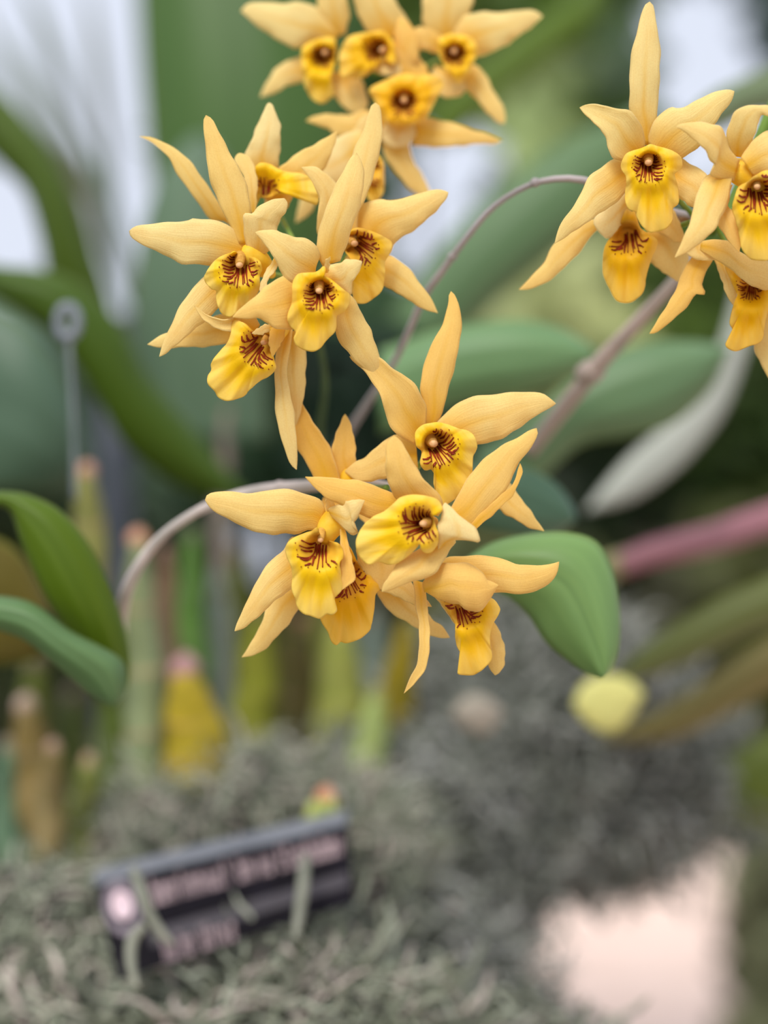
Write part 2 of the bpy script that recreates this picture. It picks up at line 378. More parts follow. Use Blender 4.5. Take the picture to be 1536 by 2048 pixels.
flower('yellow orchid flower behind the right side of the central bloom, petal reaching right', (708, 488), 9, [
 ('dorsal_sepal', '690,500 680,440 684,390 697,345 708,308 712,292 727,261 738,227 744,209 750,206', '712,485 716,427 729,401 740,367 750,336 759,302 763,266 763,235 758,212 750,206', 5, 3, -2, 1.2, .2, .3),
 ('petal', '705,455 712,430 721,412 747,401 763,399 781,403 812,396 844,386 878,380 896,385', '770,515 781,505 789,487 807,472 836,453 859,433 880,412 893,396 896,385', 7, 5, -3, 1.6, .3, .25),
 ('petal', '700,480 660,480 638,469 634,440 638,414 640,396 630,373 615,350 603,335', '705,455 695,410 680,380 669,365 651,347 630,335 603,335', 9, 2, -3, 1.2, .25, .3),
 ('lateral_sepal', '740,530 766,512 781,511 792,518 808,530 826,549 845,575 860,595 875,626', '745,585 765,570 779,577 800,588 813,595 830,608 845,616 860,622 875,626', 9, 8, -2, 1.2, .35, .15),
 ('lateral_sepal', '700,500 690,520 672,560 665,600', '730,520 715,560 700,590 665,600', 14, 18, 0, 1, .4, 0),
], dict(o='701,463 715,456 737,461 755,468 769,475 784,487 779,506 769,524 770,545 768,562 765,577 758,588 742,600 728,607 711,604 706,580 712,552 716,538 704,522 694,508 688,494 692,478', c=(712, 492), rt=34, d=(.72, .62), S0=(708, 486), Rs=50, col=(708, 486), orange=.45, deep=8),
 ped=(640, 565, 22))

flower('yellow orchid flower at the back of the left cluster, below its topmost sepal', (530, 375), 20, [
 ('dorsal_sepal', '500,345 490,315 500,289 513,258 524,232 533,212 538,206', '555,345 557,325 559,297 560,255 552,229 545,211 538,206', 5, 4, -2, 1.4, .05, .8),
 ('petal', '462,452 445,440 425,440 400,410 375,375 352,340 335,312 303,284 279,273', '500,452 470,440 448,425 432,400 410,365 385,330 355,302 325,284 300,275 279,273', 6, 2, -5, .8, .3, .15),
 ('petal', '548,352 559,336 578,321 605,302 640,284 675,262', '575,385 620,365 650,332 665,300 675,262', 6, 2, -2, 1, .35, .1),
 ('lateral_sepal', '504,428 498,400 488,355 478,335 470,320 474,310 479,307', '511,428 514,370 510,340 500,318 489,309 479,307', -3, -1, -1, .6, .3, .2),
 ('lateral_sepal', '592,380 577,410 562,432 552,460', '530,395 530,420 538,445 552,460', 5, 2, 0, .6, .4, .1),
], dict(o='508,345 515,330 526,326 542,330 558,339 578,345 604,348 625,360 634,380 637,402 631,409 615,394 599,377 586,386 552,389 540,395 526,395 513,392 511,405 508,420 507,390', c=(530, 372), rt=36, d=(0, -1), S0=(528, 398), Rs=44, orange=.15, deep=5, tilt=(0, -3)),
 ped=(620, 545, 12))

flower('yellow orchid flower hanging lowest in the left cluster, lip turned down left', (530, 690), -1, [
 ('petal', '520,650 490,605 470,632 450,640 430,636 410,628 398,617 389,612', '505,675 478,672 455,662 430,655 412,643 400,630 389,612', 6, 0, -2, -1.2, .3, .2),
 ('lateral_sepal', '480,625 440,630 404,642 370,652 335,666 312,678 295,689', '480,690 455,687 427,691 390,693 351,694 320,695 295,689', 12, 12, -2, 1, .25, .3),
 ('lateral_sepal', '570,655 562,680 555,700 551,728 550,754 552,806 558,858 570,898 581,926 593,939', '586,655 580,700 572,735 577,770 582,800 588,835 592,870 594,900 593,939', 10, 8, -3, .8, .2, .4),
 ('dorsal_sepal', '565,665 560,700 565,760 575,810 592,850', '600,660 610,702 611,741 608,780 603,815 592,850', 14, 13, -2, 1.4, .25, .35),
 ('lip_side_lobe', '545,655 539,672 540,695 545,714', '571,658 566,678 557,694 545,714', -1, -2, -1, .8, 1, 0),
 ('petal_tip', '548,648 530,650 515,658 503,667', '548,657 535,664 520,669 503,667', 0, -3, 0, .3, .2, .4),
], dict(o='470,640 490,648 505,662 520,668 540,655 556,658 568,662 564,678 556,694 546,706 548,720 551,738 536,753 520,761 502,777 487,792 468,799 453,802 437,795 429,782 416,768 416,753 423,740 423,725 442,701 455,686 462,668 464,650', c=(524, 690), rt=36, d=(-.62, .78), S0=(528, 684), Rs=52, col=(528, 684, 5.5), orange=.3, deep=7),
 ped=(610, 590, 30), tubep=([(540, 672, 4), (556, 665, 7), (575, 650, 12), (595, 630, 20)], [16, 17, 11, 6]))

# ---- lower middle cluster -----------------------------------------------
flower('orange yellow orchid flower with an upright sepal, topmost of the lower cluster', (866, 890), -1, [
 ('dorsal_sepal', '852,855 850,809 840,777 847,742 859,701 873,671 888,645 897,610 898,590 902,583', '868,850 882,830 891,800 900,759 911,724 919,677 922,636 917,610 909,590 902,583', 9, 8, -3, 1.2, .75, .1),
 ('petal', '830,890 821,885 797,871 783,856 774,832 765,800 750,771 730,742 712,727 703,719 699,713', '850,852 853,818 841,789 826,765 803,750 780,733 758,715 739,709 715,709 699,713', 8, 4, -3, -1.3, .6, .1),
 ('petal', '866,858 880,838 911,812 944,794 973,791 1002,789 1037,785 1065,785 1085,788 1098,796 1111,807', '905,900 935,893 960,888 982,882 1008,874 1032,859 1061,837 1090,821 1104,812 1111,807', 8, 6, -4, 1.3, .45, .35),
 ('lateral_sepal', '832,885 798,872 780,875 759,890 733,914 712,924 690,942', '836,935 790,950 770,956 738,962 711,960 690,942', 10, 14, -2, 1, .5, .2),
 ('lateral_sepal', '985,945 1010,960 1029,980 1052,1012 1066,1030 1075,1043 1088,1062', '940,1000 992,1014 1010,1026 1029,1037 1050,1050 1067,1057 1088,1062', 16, 14, -1, 1, .55, .2),
], dict(o='860,847 875,845 891,848 905,853 918,858 935,862 948,872 954,891 951,902 946,912 945,926 944,953 935,976 911,997 885,1010 872,985 868,965 872,953 868,945 862,938 853,940 847,938 841,926 844,903 834,893 831,880 831,866 838,856 849,849', c=(872, 888), rt=33, d=(.62, .72), S0=(868, 886), Rs=52, col=(866, 886, 8), orange=.15, deep=8),
 ped=(795, 968, 22))

flower('orange yellow orchid flower facing left, with a pale petal folded at its right', (847, 1047), -14, [
 ('dorsal_sepal', '895,1030 925,975 945,947 958,929 973,914 1002,894 1032,878 1058,862 1073,857', '900,1052 945,1052 985,1013 1017,968 1026,947 1037,926 1052,906 1067,885 1075,868 1073,857', 10, 10, -3, 1.2, .6, .1),
 ('petal', '812,1010 791,994 777,964 772,926 772,905 776,885 788,872', '876,1032 885,1018 884,1000 868,979 847,958 829,932 812,900 800,882 788,872', 8, 3, -3, 1.3, .6, .1),
 ('petal', '876,1098 876,1060 883,1034 886,1014 890,1006', '890,1087 906,1079 929,1079 945,1081 959,1083 952,1060 938,1046 918,1032 903,1016 890,1006', 3, 2, -3, 1.1, 0, .75),
 ('lateral_sepal', '795,992 752,973 725,964 686,959 660,956 635,955 611,954', '800,1040 744,1038 723,1028 690,1012 660,1000 640,984 625,970 611,954', 9, 7, -2, 1.1, .75, 0),
 ('lateral_sepal', '845,1095 830,1104 815,1112 800,1123 786,1143 770,1165 764,1183', '905,1075 912,1083 900,1097 889,1118 872,1143 849,1156 815,1165 786,1178 764,1183', 7, 3, -3, 1.3, .4, .15),
 ('petal_margin', '940,1050 975,1015 1010,985 1030,962 1036,940 1040,927', '950,1060 990,1024 1020,995 1036,968 1044,947 1042,932 1040,927', 9, 8, -1, .5, .9, 0),
], dict(o='789,1006 800,996 823,990 850,992 875,1000 885,1018 876,1025 862,1027 868,1040 872,1055 876,1068 875,1086 868,1098 860,1105 850,1105 843,1099 840,1088 828,1100 815,1112 795,1126 777,1129 757,1123 737,1129 723,1118 714,1103 712,1088 714,1075 726,1052 746,1034 769,1023', c=(840, 1046), rt=34, d=(-1, .18), S0=(852, 1047), Rs=52, col=(848, 1047, 7), orange=.2, deep=7),
 ped=(800, 975, 35))

flower('orange yellow orchid flower with a broad petal pointing left, in the lower cluster', (640, 1080), -8, [
 ('petal', '650,1022 642,1002 616,990 587,981 556,980 525,984 488,987 452,984 430,985 415,990 411,1000', '640,1062 616,1060 595,1067 569,1065 541,1069 496,1056 460,1039 431,1023 418,1012 411,1000', 9, 5, -3, 1.3, .4, .25),
 ('petal', '656,1018 673,1011 699,1002 715,1000 729,1001', '662,1030 676,1044 694,1062 705,1068 716,1064 708,1056 705,1050 712,1038 720,1023 729,1001', 4, -1, -2, 1, .25, .45),
 ('dorsal_sepal', '656,1032 653,1013 652,1002 653,991', '676,1018 670,1010 663,1000 653,991', 8, 6, 0, .3, .4, .2),
 ('lateral_sepal', '600,1080 582,1075 567,1101 548,1116 522,1150 502,1187 486,1223 475,1245 470,1262', '620,1150 600,1165 582,1177 561,1192 535,1214 509,1239 488,1255 470,1262', 11, 8, -3, 1.2, .35, .25),
 ('lateral_sepal', '680,1058 682,1090 683,1120 682,1150 684,1180', '690,1058 696,1085 704,1123 710,1147 707,1162 696,1171 684,1180', 5, 1, -1, -.8, .8, 0),
], dict(o='634,1055 638,1066 644,1075 654,1080 668,1084 679,1089 686,1102 686,1115 679,1126 681,1142 684,1162 683,1180 668,1198 671,1210 673,1222 664,1230 653,1228 640,1237 619,1231 608,1228 596,1216 590,1196 584,1178 585,1151 582,1131 574,1113 572,1094 583,1079 609,1067 624,1062', c=(640, 1098), rt=38, d=(-.16, 1), S0=(642, 1078), Rs=62, col=(641, 1079, 5), orange=.12, deep=7),
 ped=(770, 975, 40), tubep=([(650, 1082, 9), (656, 1062, 8), (668, 1044, 9), (684, 1030, 13), (700, 1022, 20)], [16, 24, 27, 22, 9]))

flower('deep orange orchid flower turned away, two sepals up, behind the lower cluster', (685, 960), 12, [
 ('dorsal_sepal', '632,975 627,953 611,921 595,895 585,864 577,825 574,791 576,775 581,770', '682,972 678,950 671,927 660,898 642,867 621,838 603,804 591,780 581,770', 2, 3, -2, -1.5, .95, 0),
 ('petal', '680,965 673,935 663,905 671,875 680,849 686,834 690,828', '712,965 711,932 710,895 705,864 698,841 690,828', 3, 5, -2, -1.2, .85, .05),
 ('petal', '655,990 645,1000 640,1012 650,1030', '700,985 690,1010 675,1028 650,1030', 6, 4, 0, .6, .9, 0),
 ('lateral_sepal', '690,1000 705,1020 725,1040 735,1052', '730,1000 745,1015 745,1035 735,1052', 9, 6, 0, .6, .6, 0),
], None, ped=(775, 975, 12), tubep=([(700, 925, 7), (697, 945, 4), (694, 970, 4), (704, 990, 12)], [12, 17, 19, 8]))

flower('deep yellow orchid flower lowest at centre, partly behind the left-petalled bloom', (700, 1165), 4, [
 ('dorsal_sepal', '712,1100 718,1125 730,1145 745,1163 764,1180', '802,1085 806,1120 795,1145 780,1160 764,1180', 1, 0, -1, 1, .45, .05),
 ('petal', '780,1120 800,1140 820,1165 838,1189 852,1200 863,1213', '745,1160 760,1180 795,1192 815,1204 840,1211 863,1213', 2, -1, -2, 1.2, .4, .25),
 ('lateral_sepal', '800,1160 830,1195 860,1235 883,1252 899,1275', '750,1170 760,1198 786,1226 815,1244 840,1258 860,1270 883,1275 899,1275', 8, 8, -2, 1.2, .35, .3),
 ('lateral_sepal', '590,1165 545,1192 535,1215 528,1236 512,1270 498,1294 484,1314', '620,1190 597,1217 582,1239 556,1270 530,1296 507,1310 484,1314', 9, 9, -3, 1.2, .3, .25),
], dict(o='690,1090 700,1095 713,1121 733,1143 752,1164 764,1174 751,1188 748,1216 743,1248 739,1261 720,1277 694,1286 681,1283 672,1290 662,1281 657,1265 643,1243 638,1225 640,1190 650,1140 665,1105', c=(694, 1150), rt=40, d=(.3, .95), S0=(688, 1146), Rs=52, orange=.75, deep=6, ruffle=.4),
 ped=(790, 985, 30))

flower('orange yellow orchid flower at lower right, its upper sepal hooding the lip', (925, 1200), -2, [
 ('dorsal_sepal', '850,1185 846,1165 862,1148 883,1130 901,1127 929,1126 945,1132 958,1141 968,1150 972,1158 984,1164 996,1171', '849,1181 870,1194 883,1200 900,1204 918,1208 929,1217 945,1221 958,1221 970,1212 978,1200 985,1188 996,1171', -3, -5, -4, 2.2, .75, .1),
 ('petal', '880,1140 889,1119 909,1113 952,1112 987,1115 1015,1122 1038,1130 1072,1132 1101,1129 1118,1124', '900,1180 960,1186 992,1184 1030,1186 1058,1185 1080,1177 1095,1169 1113,1146 1118,1124', 4, 3, -3, 1.3, .65, .15),
 ('petal', '852,1180 866,1190 885,1212 898,1232 910,1248', '868,1184 884,1202 898,1218 908,1232 910,1248', 5, 2, -1, .5, .3, .3),
 ('lateral_sepal', '950,1230 955,1260 968,1300 975,1325 981,1338 990,1350', '985,1240 1001,1269 1009,1304 1007,1330 998,1345 990,1350', 9, 9, -1, 1.2, .6, .15),
 ('lateral_sepal', '826,1160 830,1185 832,1215 838,1244 840,1284 835,1324 823,1353 814,1372 808,1387', '846,1165 852,1190 855,1218 858,1261 858,1304 849,1338 829,1367 808,1387', 3, -3, -3, -.8, .65, .1),
], dict(o='880,1198 897,1196 921,1200 950,1204 981,1196 998,1214 998,1226 987,1244 982,1258 979,1278 982,1300 983,1318 970,1335 955,1346 944,1350 930,1350 916,1348 922,1340 929,1332 934,1325 936,1316 930,1310 921,1304 914,1290 911,1270 911,1249 904,1236 892,1218', c=(930, 1222), rt=32, d=(.35, .94), S0=(921, 1206), Rs=48, orange=.55, deep=5, ruffle=.7),
 ped=(800, 985, 30))

# ---- right cluster -------------------------------------------------------
flower('pale yellow orchid flower with a very long upright sepal, in the right cluster', (1299, 328), -3, [
 ('dorsal_sepal', '1290,290 1274,252 1261,221 1260,181 1260,142 1265,105 1274,66 1284,26 1292,8 1299,4', '1301,290 1304,263 1313,244 1315,198 1318,148 1320,105 1314,66 1310,30 1305,10 1299,4', 8, 4, -3, 1.3, .1, .5),
 ('petal', '1290,292 1286,263 1274,237 1257,222 1228,217 1208,211 1175,209 1159,215', '1262,322 1234,320 1222,308 1211,273 1195,250 1172,231 1159,215', 7, 3, -3, -1.2, .1, .3),
 ('petal', '1294,286 1303,254 1320,231 1343,216 1355,217 1376,212 1402,198 1432,184 1455,180 1468,183', '1340,320 1366,315 1399,290 1415,268 1428,247 1445,224 1461,204 1468,183', 7, 4, -4, 1.5, .1, .35),
 ('lateral_sepal', '1262,312 1228,319 1201,336 1178,356 1162,389 1139,425 1119,455 1110,487', '1262,375 1251,384 1235,402 1211,418 1172,445 1139,468 1110,487', 9, 4, -4, 1.2, .15, .3),
 ('lateral_sepal', '1345,305 1363,316 1390,335 1412,349 1425,380 1415,412', '1335,385 1359,395 1375,408 1388,413 1415,412', 10, 9, -2, 1, .2, .35),
], dict(o='1301,289 1314,293 1330,297 1346,303 1360,313 1364,325 1362,337 1349,347 1350,357 1354,368 1357,391 1356,408 1345,418 1345,440 1335,455 1324,461 1310,464 1299,465 1285,453 1274,434 1271,424 1257,418 1251,402 1251,385 1253,368 1252,352 1244,340 1243,328 1251,310 1263,303 1280,298 1292,293', c=(1299, 328), rt=30, d=(.04, 1), S0=(1297, 324), Rs=42, col=(1297, 324, 7), orange=.2, deep=8),
 ped=(1395, 440, 26))

flower('deep yellow orchid flower hanging below the long-sepaled bloom of the right cluster', (1255, 465), 12, [
 ('petal', '1262,400 1249,388 1218,413 1188,439 1195,459', '1262,425 1254,424 1241,449 1228,466 1213,477 1205,470 1195,459', 3, 0, -2, 1.2, 0, 1),
 ('lateral_sepal', '1240,395 1188,439 1162,440 1109,488 1089,525 1066,551 1038,579', '1230,440 1191,462 1162,498 1135,528 1096,561 1063,577 1038,579', 9, 8, -3, 1.2, .4, .15),
 ('lateral_sepal', '1300,455 1346,445 1366,470 1376,508 1370,540 1355,563', '1280,490 1303,525 1325,542 1355,563', 8, 10, -2, 1.2, .15, .45),
 ('petal', '1320,440 1345,420 1366,465 1372,482', '1300,460 1330,470 1350,484 1372,482', 5, 3, -1, .8, .4, .2),
], dict(o='1252,421 1262,424 1270,424 1280,455 1300,470 1314,482 1310,500 1303,515 1293,548 1287,581 1274,597 1257,606 1234,602 1221,581 1208,554 1206,528 1209,498 1221,475 1236,458', c=(1254, 475), rt=36, d=(0, 1), S0=(1256, 458), Rs=52, orange=.6, deep=6, ruffle=.4),
 ped=(1380, 445, 14))

flower('yellow orchid flower cut by the right edge, twisted sepals in front', (1512, 385), -12, [
 ('petal', '1478,322 1458,296 1446,262 1438,252 1428,250 1406,247 1387,245 1361,249 1352,254', '1468,362 1440,357 1420,350 1430,330 1419,317 1411,301 1400,290 1387,277 1367,262 1352,254', 5, -2, -4, 1.2, .2, .25),
 ('dorsal_sepal', '1468,312 1455,280 1458,251 1469,226 1489,214 1517,211 1536,212 1560,222', '1482,314 1504,282 1513,254 1523,229 1536,231 1548,232 1560,222', 7, 0, -3, 1.1, .15, .35),
 ('petal', '1482,316 1504,284 1525,268 1560,258 1590,270 1610,290', '1505,350 1536,345 1570,335 1600,310 1610,290', 3, 4, -2, 1.2, .25, .25),
 ('lateral_sepal', '1440,345 1413,353 1400,373 1391,403 1385,431 1369,473 1358,498 1350,515', '1465,350 1461,373 1454,410 1440,436 1434,451 1402,484 1380,500 1350,515', 5, -2, -3, 1.2, .3, .25),
 ('lateral_sepal', '1440,380 1432,420 1437,447 1454,477 1461,486 1478,505', '1465,370 1454,408 1469,429 1478,470 1480,490 1478,505', 7, 4, -2, .8, .5, .1),
], dict(o='1510,352 1495,364 1478,374 1471,390 1465,418 1472,440 1480,477 1484,499 1496,514 1508,520 1536,521 1560,510 1575,480 1570,430 1580,400 1575,365 1550,345 1530,342', c=(1518, 388), rt=36, d=(.2, 1), S0=(1514, 372), Rs=56, col=(1514, 372, 6), orange=.3, deep=7),
 ped=(1420, 440, 30), tubep=([(1524, 372, 9), (1508, 358, 8), (1490, 348, 9), (1472, 340, 11), (1456, 334, 15)], [22, 28, 28, 24, 12]))

flower('deep yellow orchid flower at the lower right edge, long sepal hanging left', (1500, 585), 6, [
 ('lateral_sepal', '1395,490 1383,517 1363,550 1347,592 1322,630 1307,655 1299,667', '1430,500 1425,520 1412,543 1402,565 1404,575 1411,587 1402,589 1392,588 1380,603 1363,622 1335,648 1312,664 1299,667', 6, 2, -3, 1.2, .7, 0),
 ('petal', '1385,470 1373,490 1372,502 1383,513 1397,520 1425,520', '1403,484 1415,495 1427,508 1436,514 1425,520', 3, 1, -1, .8, .25, .35),
 ('dorsal_sepal', '1403,483 1430,480 1457,483 1480,505 1513,520 1536,523 1555,545', '1400,500 1423,514 1450,529 1480,553 1497,567 1513,575 1530,579 1555,575', 1, -4, -3, 1.5, .35, .25),
 ('lateral_sepal', '1426,513 1438,543 1455,592 1468,612', '1448,520 1460,545 1466,567 1472,590 1468,612', 5, 3, -1, .6, .3, .4),
 ('lateral_sepal', '1515,610 1516,650 1508,692 1522,725 1536,755 1555,780', '1560,600 1580,640 1585,700 1575,740 1555,780', 8, 8, -1, 1, .3, .4),
], dict(o='1450,530 1475,540 1500,550 1530,556 1550,570 1552,590 1540,608 1530,640 1523,680 1497,693 1472,702 1456,697 1452,688 1465,663 1460,647 1464,625 1470,603 1474,588 1462,560', c=(1502, 585), rt=30, d=(-.1, 1), S0=(1500, 566), Rs=36, orange=.7, deep=5, ruffle=.5),
 ped=(1430, 445, 22))

# ---- blurred top cluster -------------------------------------------------
ZD = 66
def fd(label, C, z, parts, lipd=None, ped=None):
    return flower(label, C, ZD+z, parts, lipd, ped)
fd('blurred yellow orchid flower at far left of the top cluster', (648, 105), 0, [
 ('petal', '690,55 663,46 642,23 621,9 595,5 572,9 551,7 520,5 494,10 482,23', '660,95 629,80 595,97 577,89 551,76 512,49 495,34 482,23', 8, 4, -3, 1.4, .1, .5),
 ('dorsal_sepal', '655,70 640,30 636,0 640,-40 665,-75', '690,70 698,30 694,0 688,-40 665,-75', 8, 5, -2, 1.2, .3, .3),
 ('lateral_sepal', '625,110 595,117 575,122 551,141 533,167 521,194', '625,160 598,164 572,172 546,187 521,194', 9, 8, -2, 1.2, .2, .4),
 ('lateral_sepal', '655,145 668,190 690,215 722,240', '715,140 728,175 735,210 722,240', 7, 5, -2, 1.2, .3, .3),
], dict(o='603,104 615,88 640,78 668,78 672,117 662,156 668,185 653,203 637,206 619,190 606,156', c=(645, 115), rt=30, d=(-.1, 1), S0=(648, 105), Rs=34, col=(650, 104), orange=.3, deep=9), ped=(765, 150, ZD+26))
fd('blurred yellow orchid flower second from left in the top cluster', (765, 100), -3, [
 ('dorsal_sepal', '740,75 722,40 708,0 712,-40 735,-80', '830,75 812,35 788,0 765,-45 735,-80', 8, 5, -2, 1.2, .2, .35),
 ('petal', '785,110 790,70 800,35 825,55 835,80', '792,160 815,150 830,130 838,105 835,80', 5, 2, -2, 1, .75, 0),
 ('lateral_sepal', '740,125 745,140 770,150 800,148', '780,110 795,120 802,135 800,148', 4, 1, 0, .8, .25, .4),
], dict(o='681,104 694,78 715,68 736,66 765,63 785,83 791,109 788,130 765,122 745,140 725,155 700,156 684,154 678,130', c=(755, 100), rt=30, d=(-1, .2), S0=(762, 100), Rs=34, col=(766, 100), orange=.5, deep=9), ped=(770, 150, ZD+26))
fd('blurred yellow orchid flower at far right of the top cluster', (908, 105), -2, [
 ('petal', '905,70 924,36 945,29 966,23 986,27 1012,26 1044,21 1070,23 1085,33', '950,115 986,103 1012,89 1046,65 1070,47 1085,33', 7, 4, -3, 1.3, .15, .45),
 ('dorsal_sepal', '875,85 848,50 846,0 858,-40 890,-75', '915,75 935,35 946,-5 930,-45 890,-75', 8, 5, -2, 1.2, .25, .4),
 ('petal', '885,75 850,55 825,62 805,80', '885,110 850,100 825,92 805,80', 6, 3, -1, 1, .7, .1),
 ('lateral_sepal', '930,125 955,133 973,156 989,187 1005,214 1011,235 1007,248', '915,165 929,178 947,192 966,214 992,242 1007,248', 9, 6, -2, 1.2, .35, .2),
 ('lateral_sepal', '870,130 862,155 868,180 890,195', '920,150 932,175 918,192 890,195', 8, 7, -1, .8, .3, .5),
], dict(o='877,80 890,72 908,68 942,76 955,102 945,128 935,150 925,164 912,167 898,146 880,115', c=(910, 108), rt=28, d=(0, 1), S0=(908, 102), Rs=34, col=(908, 102), orange=.4, deep=9), ped=(790, 150, ZD+26))
fd('blurred yellow orchid flower at the bottom of the top cluster', (808, 205), -9, [
 ('petal', '830,235 861,238 903,246 934,257 973,268 1003,281', '825,292 869,294 908,293 947,288 986,288 1003,281', 8, 6, -2, 1.2, .45, .1),
 ('petal', '770,232 730,222 707,229 681,232 653,229 629,233 612,242', '780,275 730,282 690,275 668,268 658,258 637,250 612,242', 8, 6, -2, 1.2, .5, .1),
 ('dorsal_sepal', '800,165 770,140 765,115 782,95', '850,170 855,140 830,110 782,95', 9, 8, 0, 1, .8, 0),
 ('lateral_sepal', '768,255 765,298 786,336 812,370 833,388 850,400', '820,270 819,295 826,320 843,349 859,382 850,400', 10, 10, -1, 1.2, .4, .2),
 ('lateral_sepal', '775,245 762,262 772,288 790,296', '828,250 830,270 815,290 790,296', 7, 6, -1, 1, .1, .8),
], dict(o='739,180 765,164 804,148 835,150 867,151 887,167 872,198 856,229 840,243 825,249 786,251 765,236 752,205', c=(808, 202), rt=30, d=(0, 1), S0=(808, 200), Rs=36, col=(808, 200), orange=.75, deep=10), ped=(780, 160, ZD+26))
fd('pale blurred orchid flower half hidden between the top and left clusters', (700, 300), -22, [
 ('petal', '725,262 690,268 655,290 630,320 606,345', '735,330 705,350 680,372 640,368 606,345', 6, 2, -2, 1.2, .05, .85),
 ('lateral_sepal', '640,345 612,380 596,420 592,445', '665,365 640,395 615,430 592,445', 14, 20, -1, 1, .2, .6),
 ('dorsal_sepal', '700,300 705,270 720,240 740,225', '730,300 745,275 750,250 740,225', 9, 8, 0, 1, .3, .4),
], dict(o='725,300 745,300 765,322 768,350 766,385 750,405 738,400 728,370 715,340', c=(738, 335), rt=22, d=(.1, 1), orange=.45, deep=5), ped=(760, 190, ZD+10))
# ================================================================ STEMS
def stem(name, label, cat, p, r, mat, color=None, group=None, m=60, nodes=()):
    e = empty(name, P(*p[-1]), label, cat, group)
    tube('stalk', [P(*q) for q in p], [v*0.000143 for v in r], mat, e, 12, m, color)
    for (x, y, z, rr) in nodes:
        a, b = P(x-rr*0.9, y+rr*0.3, z), P(x+rr*0.9, y-rr*0.3, z)
        mid = P(x, y, z)
        tube('stem_node', [a, mid, b], [rr*0.00008, rr*0.000155, rr*0.00008], mat, e, 12, 12, color)
    return e
stem('flower_stem', 'slender grey flower stem arching up to the right cluster', 'stem',
     [(1425, 442, 24), (1392, 436, 27), (1330, 420, 30), (1250, 385, 30), (1170, 361, 30), (1110, 358, 32), (1050, 374, 36), (985, 416, 42), (930, 480, 50), (880, 548, 58), (845, 600, 66), (790, 720, 84), (700, 860, 130), (640, 960, 180)],
     [10, 10, 9, 8, 8, 7, 6.5, 6.5, 7, 8, 8, 8, 9, 9], M_OBJ, rgb(166, 156, 158), 'flower stems', nodes=[(1070, 365, 34, 10), (905, 513, 54, 10)])
stem('flower_stem', 'pale fuzzy flower stem arching from the left to the lower cluster', 'stem',
     [(800, 982, 32), (765, 968, 36), (700, 964, 42), (620, 972, 50), (520, 982, 58), (440, 1002, 64), (370, 1038, 70), (312, 1085, 78), (270, 1145, 86), (248, 1200, 100), (240, 1270, 125)],
     [8, 8, 10, 14, 15, 12, 11, 12, 14, 16, 14], M_OBJ, rgb(196, 184, 180), 'flower stems', nodes=[(560, 976, 55, 16), (700, 965, 42, 12)])
stem('flower_stem', 'dark stem hidden behind the left flower cluster', 'stem',
     [(625, 560, 36), (630, 640, 60), (650, 760, 90), (640, 860, 130), (640, 960, 170)],
     [9, 8, 8, 8, 7], M_OBJ, rgb(70, 92, 50), 'flower stems')
stem('flower_stem', 'green stem carrying the blurred top cluster of flowers', 'stem',
     [(775, 150, 92), (790, 190, 98), (780, 300, 104), (700, 420, 108), (650, 540, 125), (620, 680, 150)],
     [12, 9, 8, 8, 8, 7], M_OBJ, rgb(120, 140, 90), 'flower stems')
stem('cut_stem', 'short brown and green cut stem between the right cluster flowers', 'stem',
     [(1330, 452, 34), (1360, 440, 30), (1400, 432, 28), (1440, 440, 30), (1480, 470, 34)], [14, 15, 14, 12, 10], M_OBJ, rgb(150, 112, 78))
stem('leaf_stalk', 'green stalk rising behind the bloom at the right edge', 'stem',
     [(1420, 455, 34), (1455, 430, 38), (1500, 320, 40), (1530, 250, 42), (1560, 180, 46)], [20, 16, 13, 13, 12], M_OBJ, rgb(98, 128, 40))
# ================================================================ LEAVES NEAR THE FLOWERS
def big_leaf(label, Ls, Rs, d, zb, zt, bow, cup, col, group=None, name='orchid_leaf', n=36):
    o = blade(name, Ls, Rs, zb, zt, bow, cup, None, M_LEAF, n=n, m=13, base=d, unit=0.001, solid=0.0007, color=rgb(col[0]*.90, col[1]*.87, col[2]*.80), ripple=0.1)
    return tag(o, label, 'leaf', group)
big_leaf('bright green leaf arching down at the lower left edge, nearest of the left leaves', '-30,985 20,985 60,992 120,1022 180,1092 230,1200 256,1290 256,1370 225,1411', '-20,1010 20,1020 45,1090 90,1190 140,1270 190,1350 225,1411', .585, 0, 12, -10, 6, (96, 128, 22))
big_leaf('pale green leaf tip with a yellowish rim, at lower left above the canes', '-40,1190 60,1205 140,1262 205,1296 246,1326 250,1380 225,1412', '-40,1250 30,1270 70,1294 130,1345 180,1388 225,1412', .57, 0, 4, -6, 8, (112, 152, 104))
big_leaf('brownish olive leaf cut by the left edge, behind the bright arching leaf', '-60,1060 20,1090 70,1150 100,1220 112,1290', '-60,1320 0,1330 60,1320 112,1290', .68, 0, 10, 0, 5, (112, 104, 38))
big_leaf('broad dark green leaf sweeping from the left edge down behind the left cluster', '-60,520 0,532 80,540 140,558 195,600 245,655 290,745 350,820 420,900 500,1000', '-60,560 0,600 80,650 130,700 190,790 250,890 320,950 400,990 500,1000', .80, 0, 30, -15, 10, (76, 108, 18))
big_leaf('dark green strap leaf slanting across the bright gap at upper left', '-60,110 0,180 60,245 130,350 180,480 215,580 240,690', '-60,260 0,330 50,385 80,480 95,560 130,640 240,690', .95, 0, 10, -15, 12, (84, 112, 24))
big_leaf('blue green leaf with a soft sheen at the left edge, under the dark leaf', '-80,560 0,610 60,650 115,720 155,800 180,880 188,965', '-80,990 -20,990 40,985 100,990 188,965', .92, 0, 20, -20, 14, (98, 130, 112))
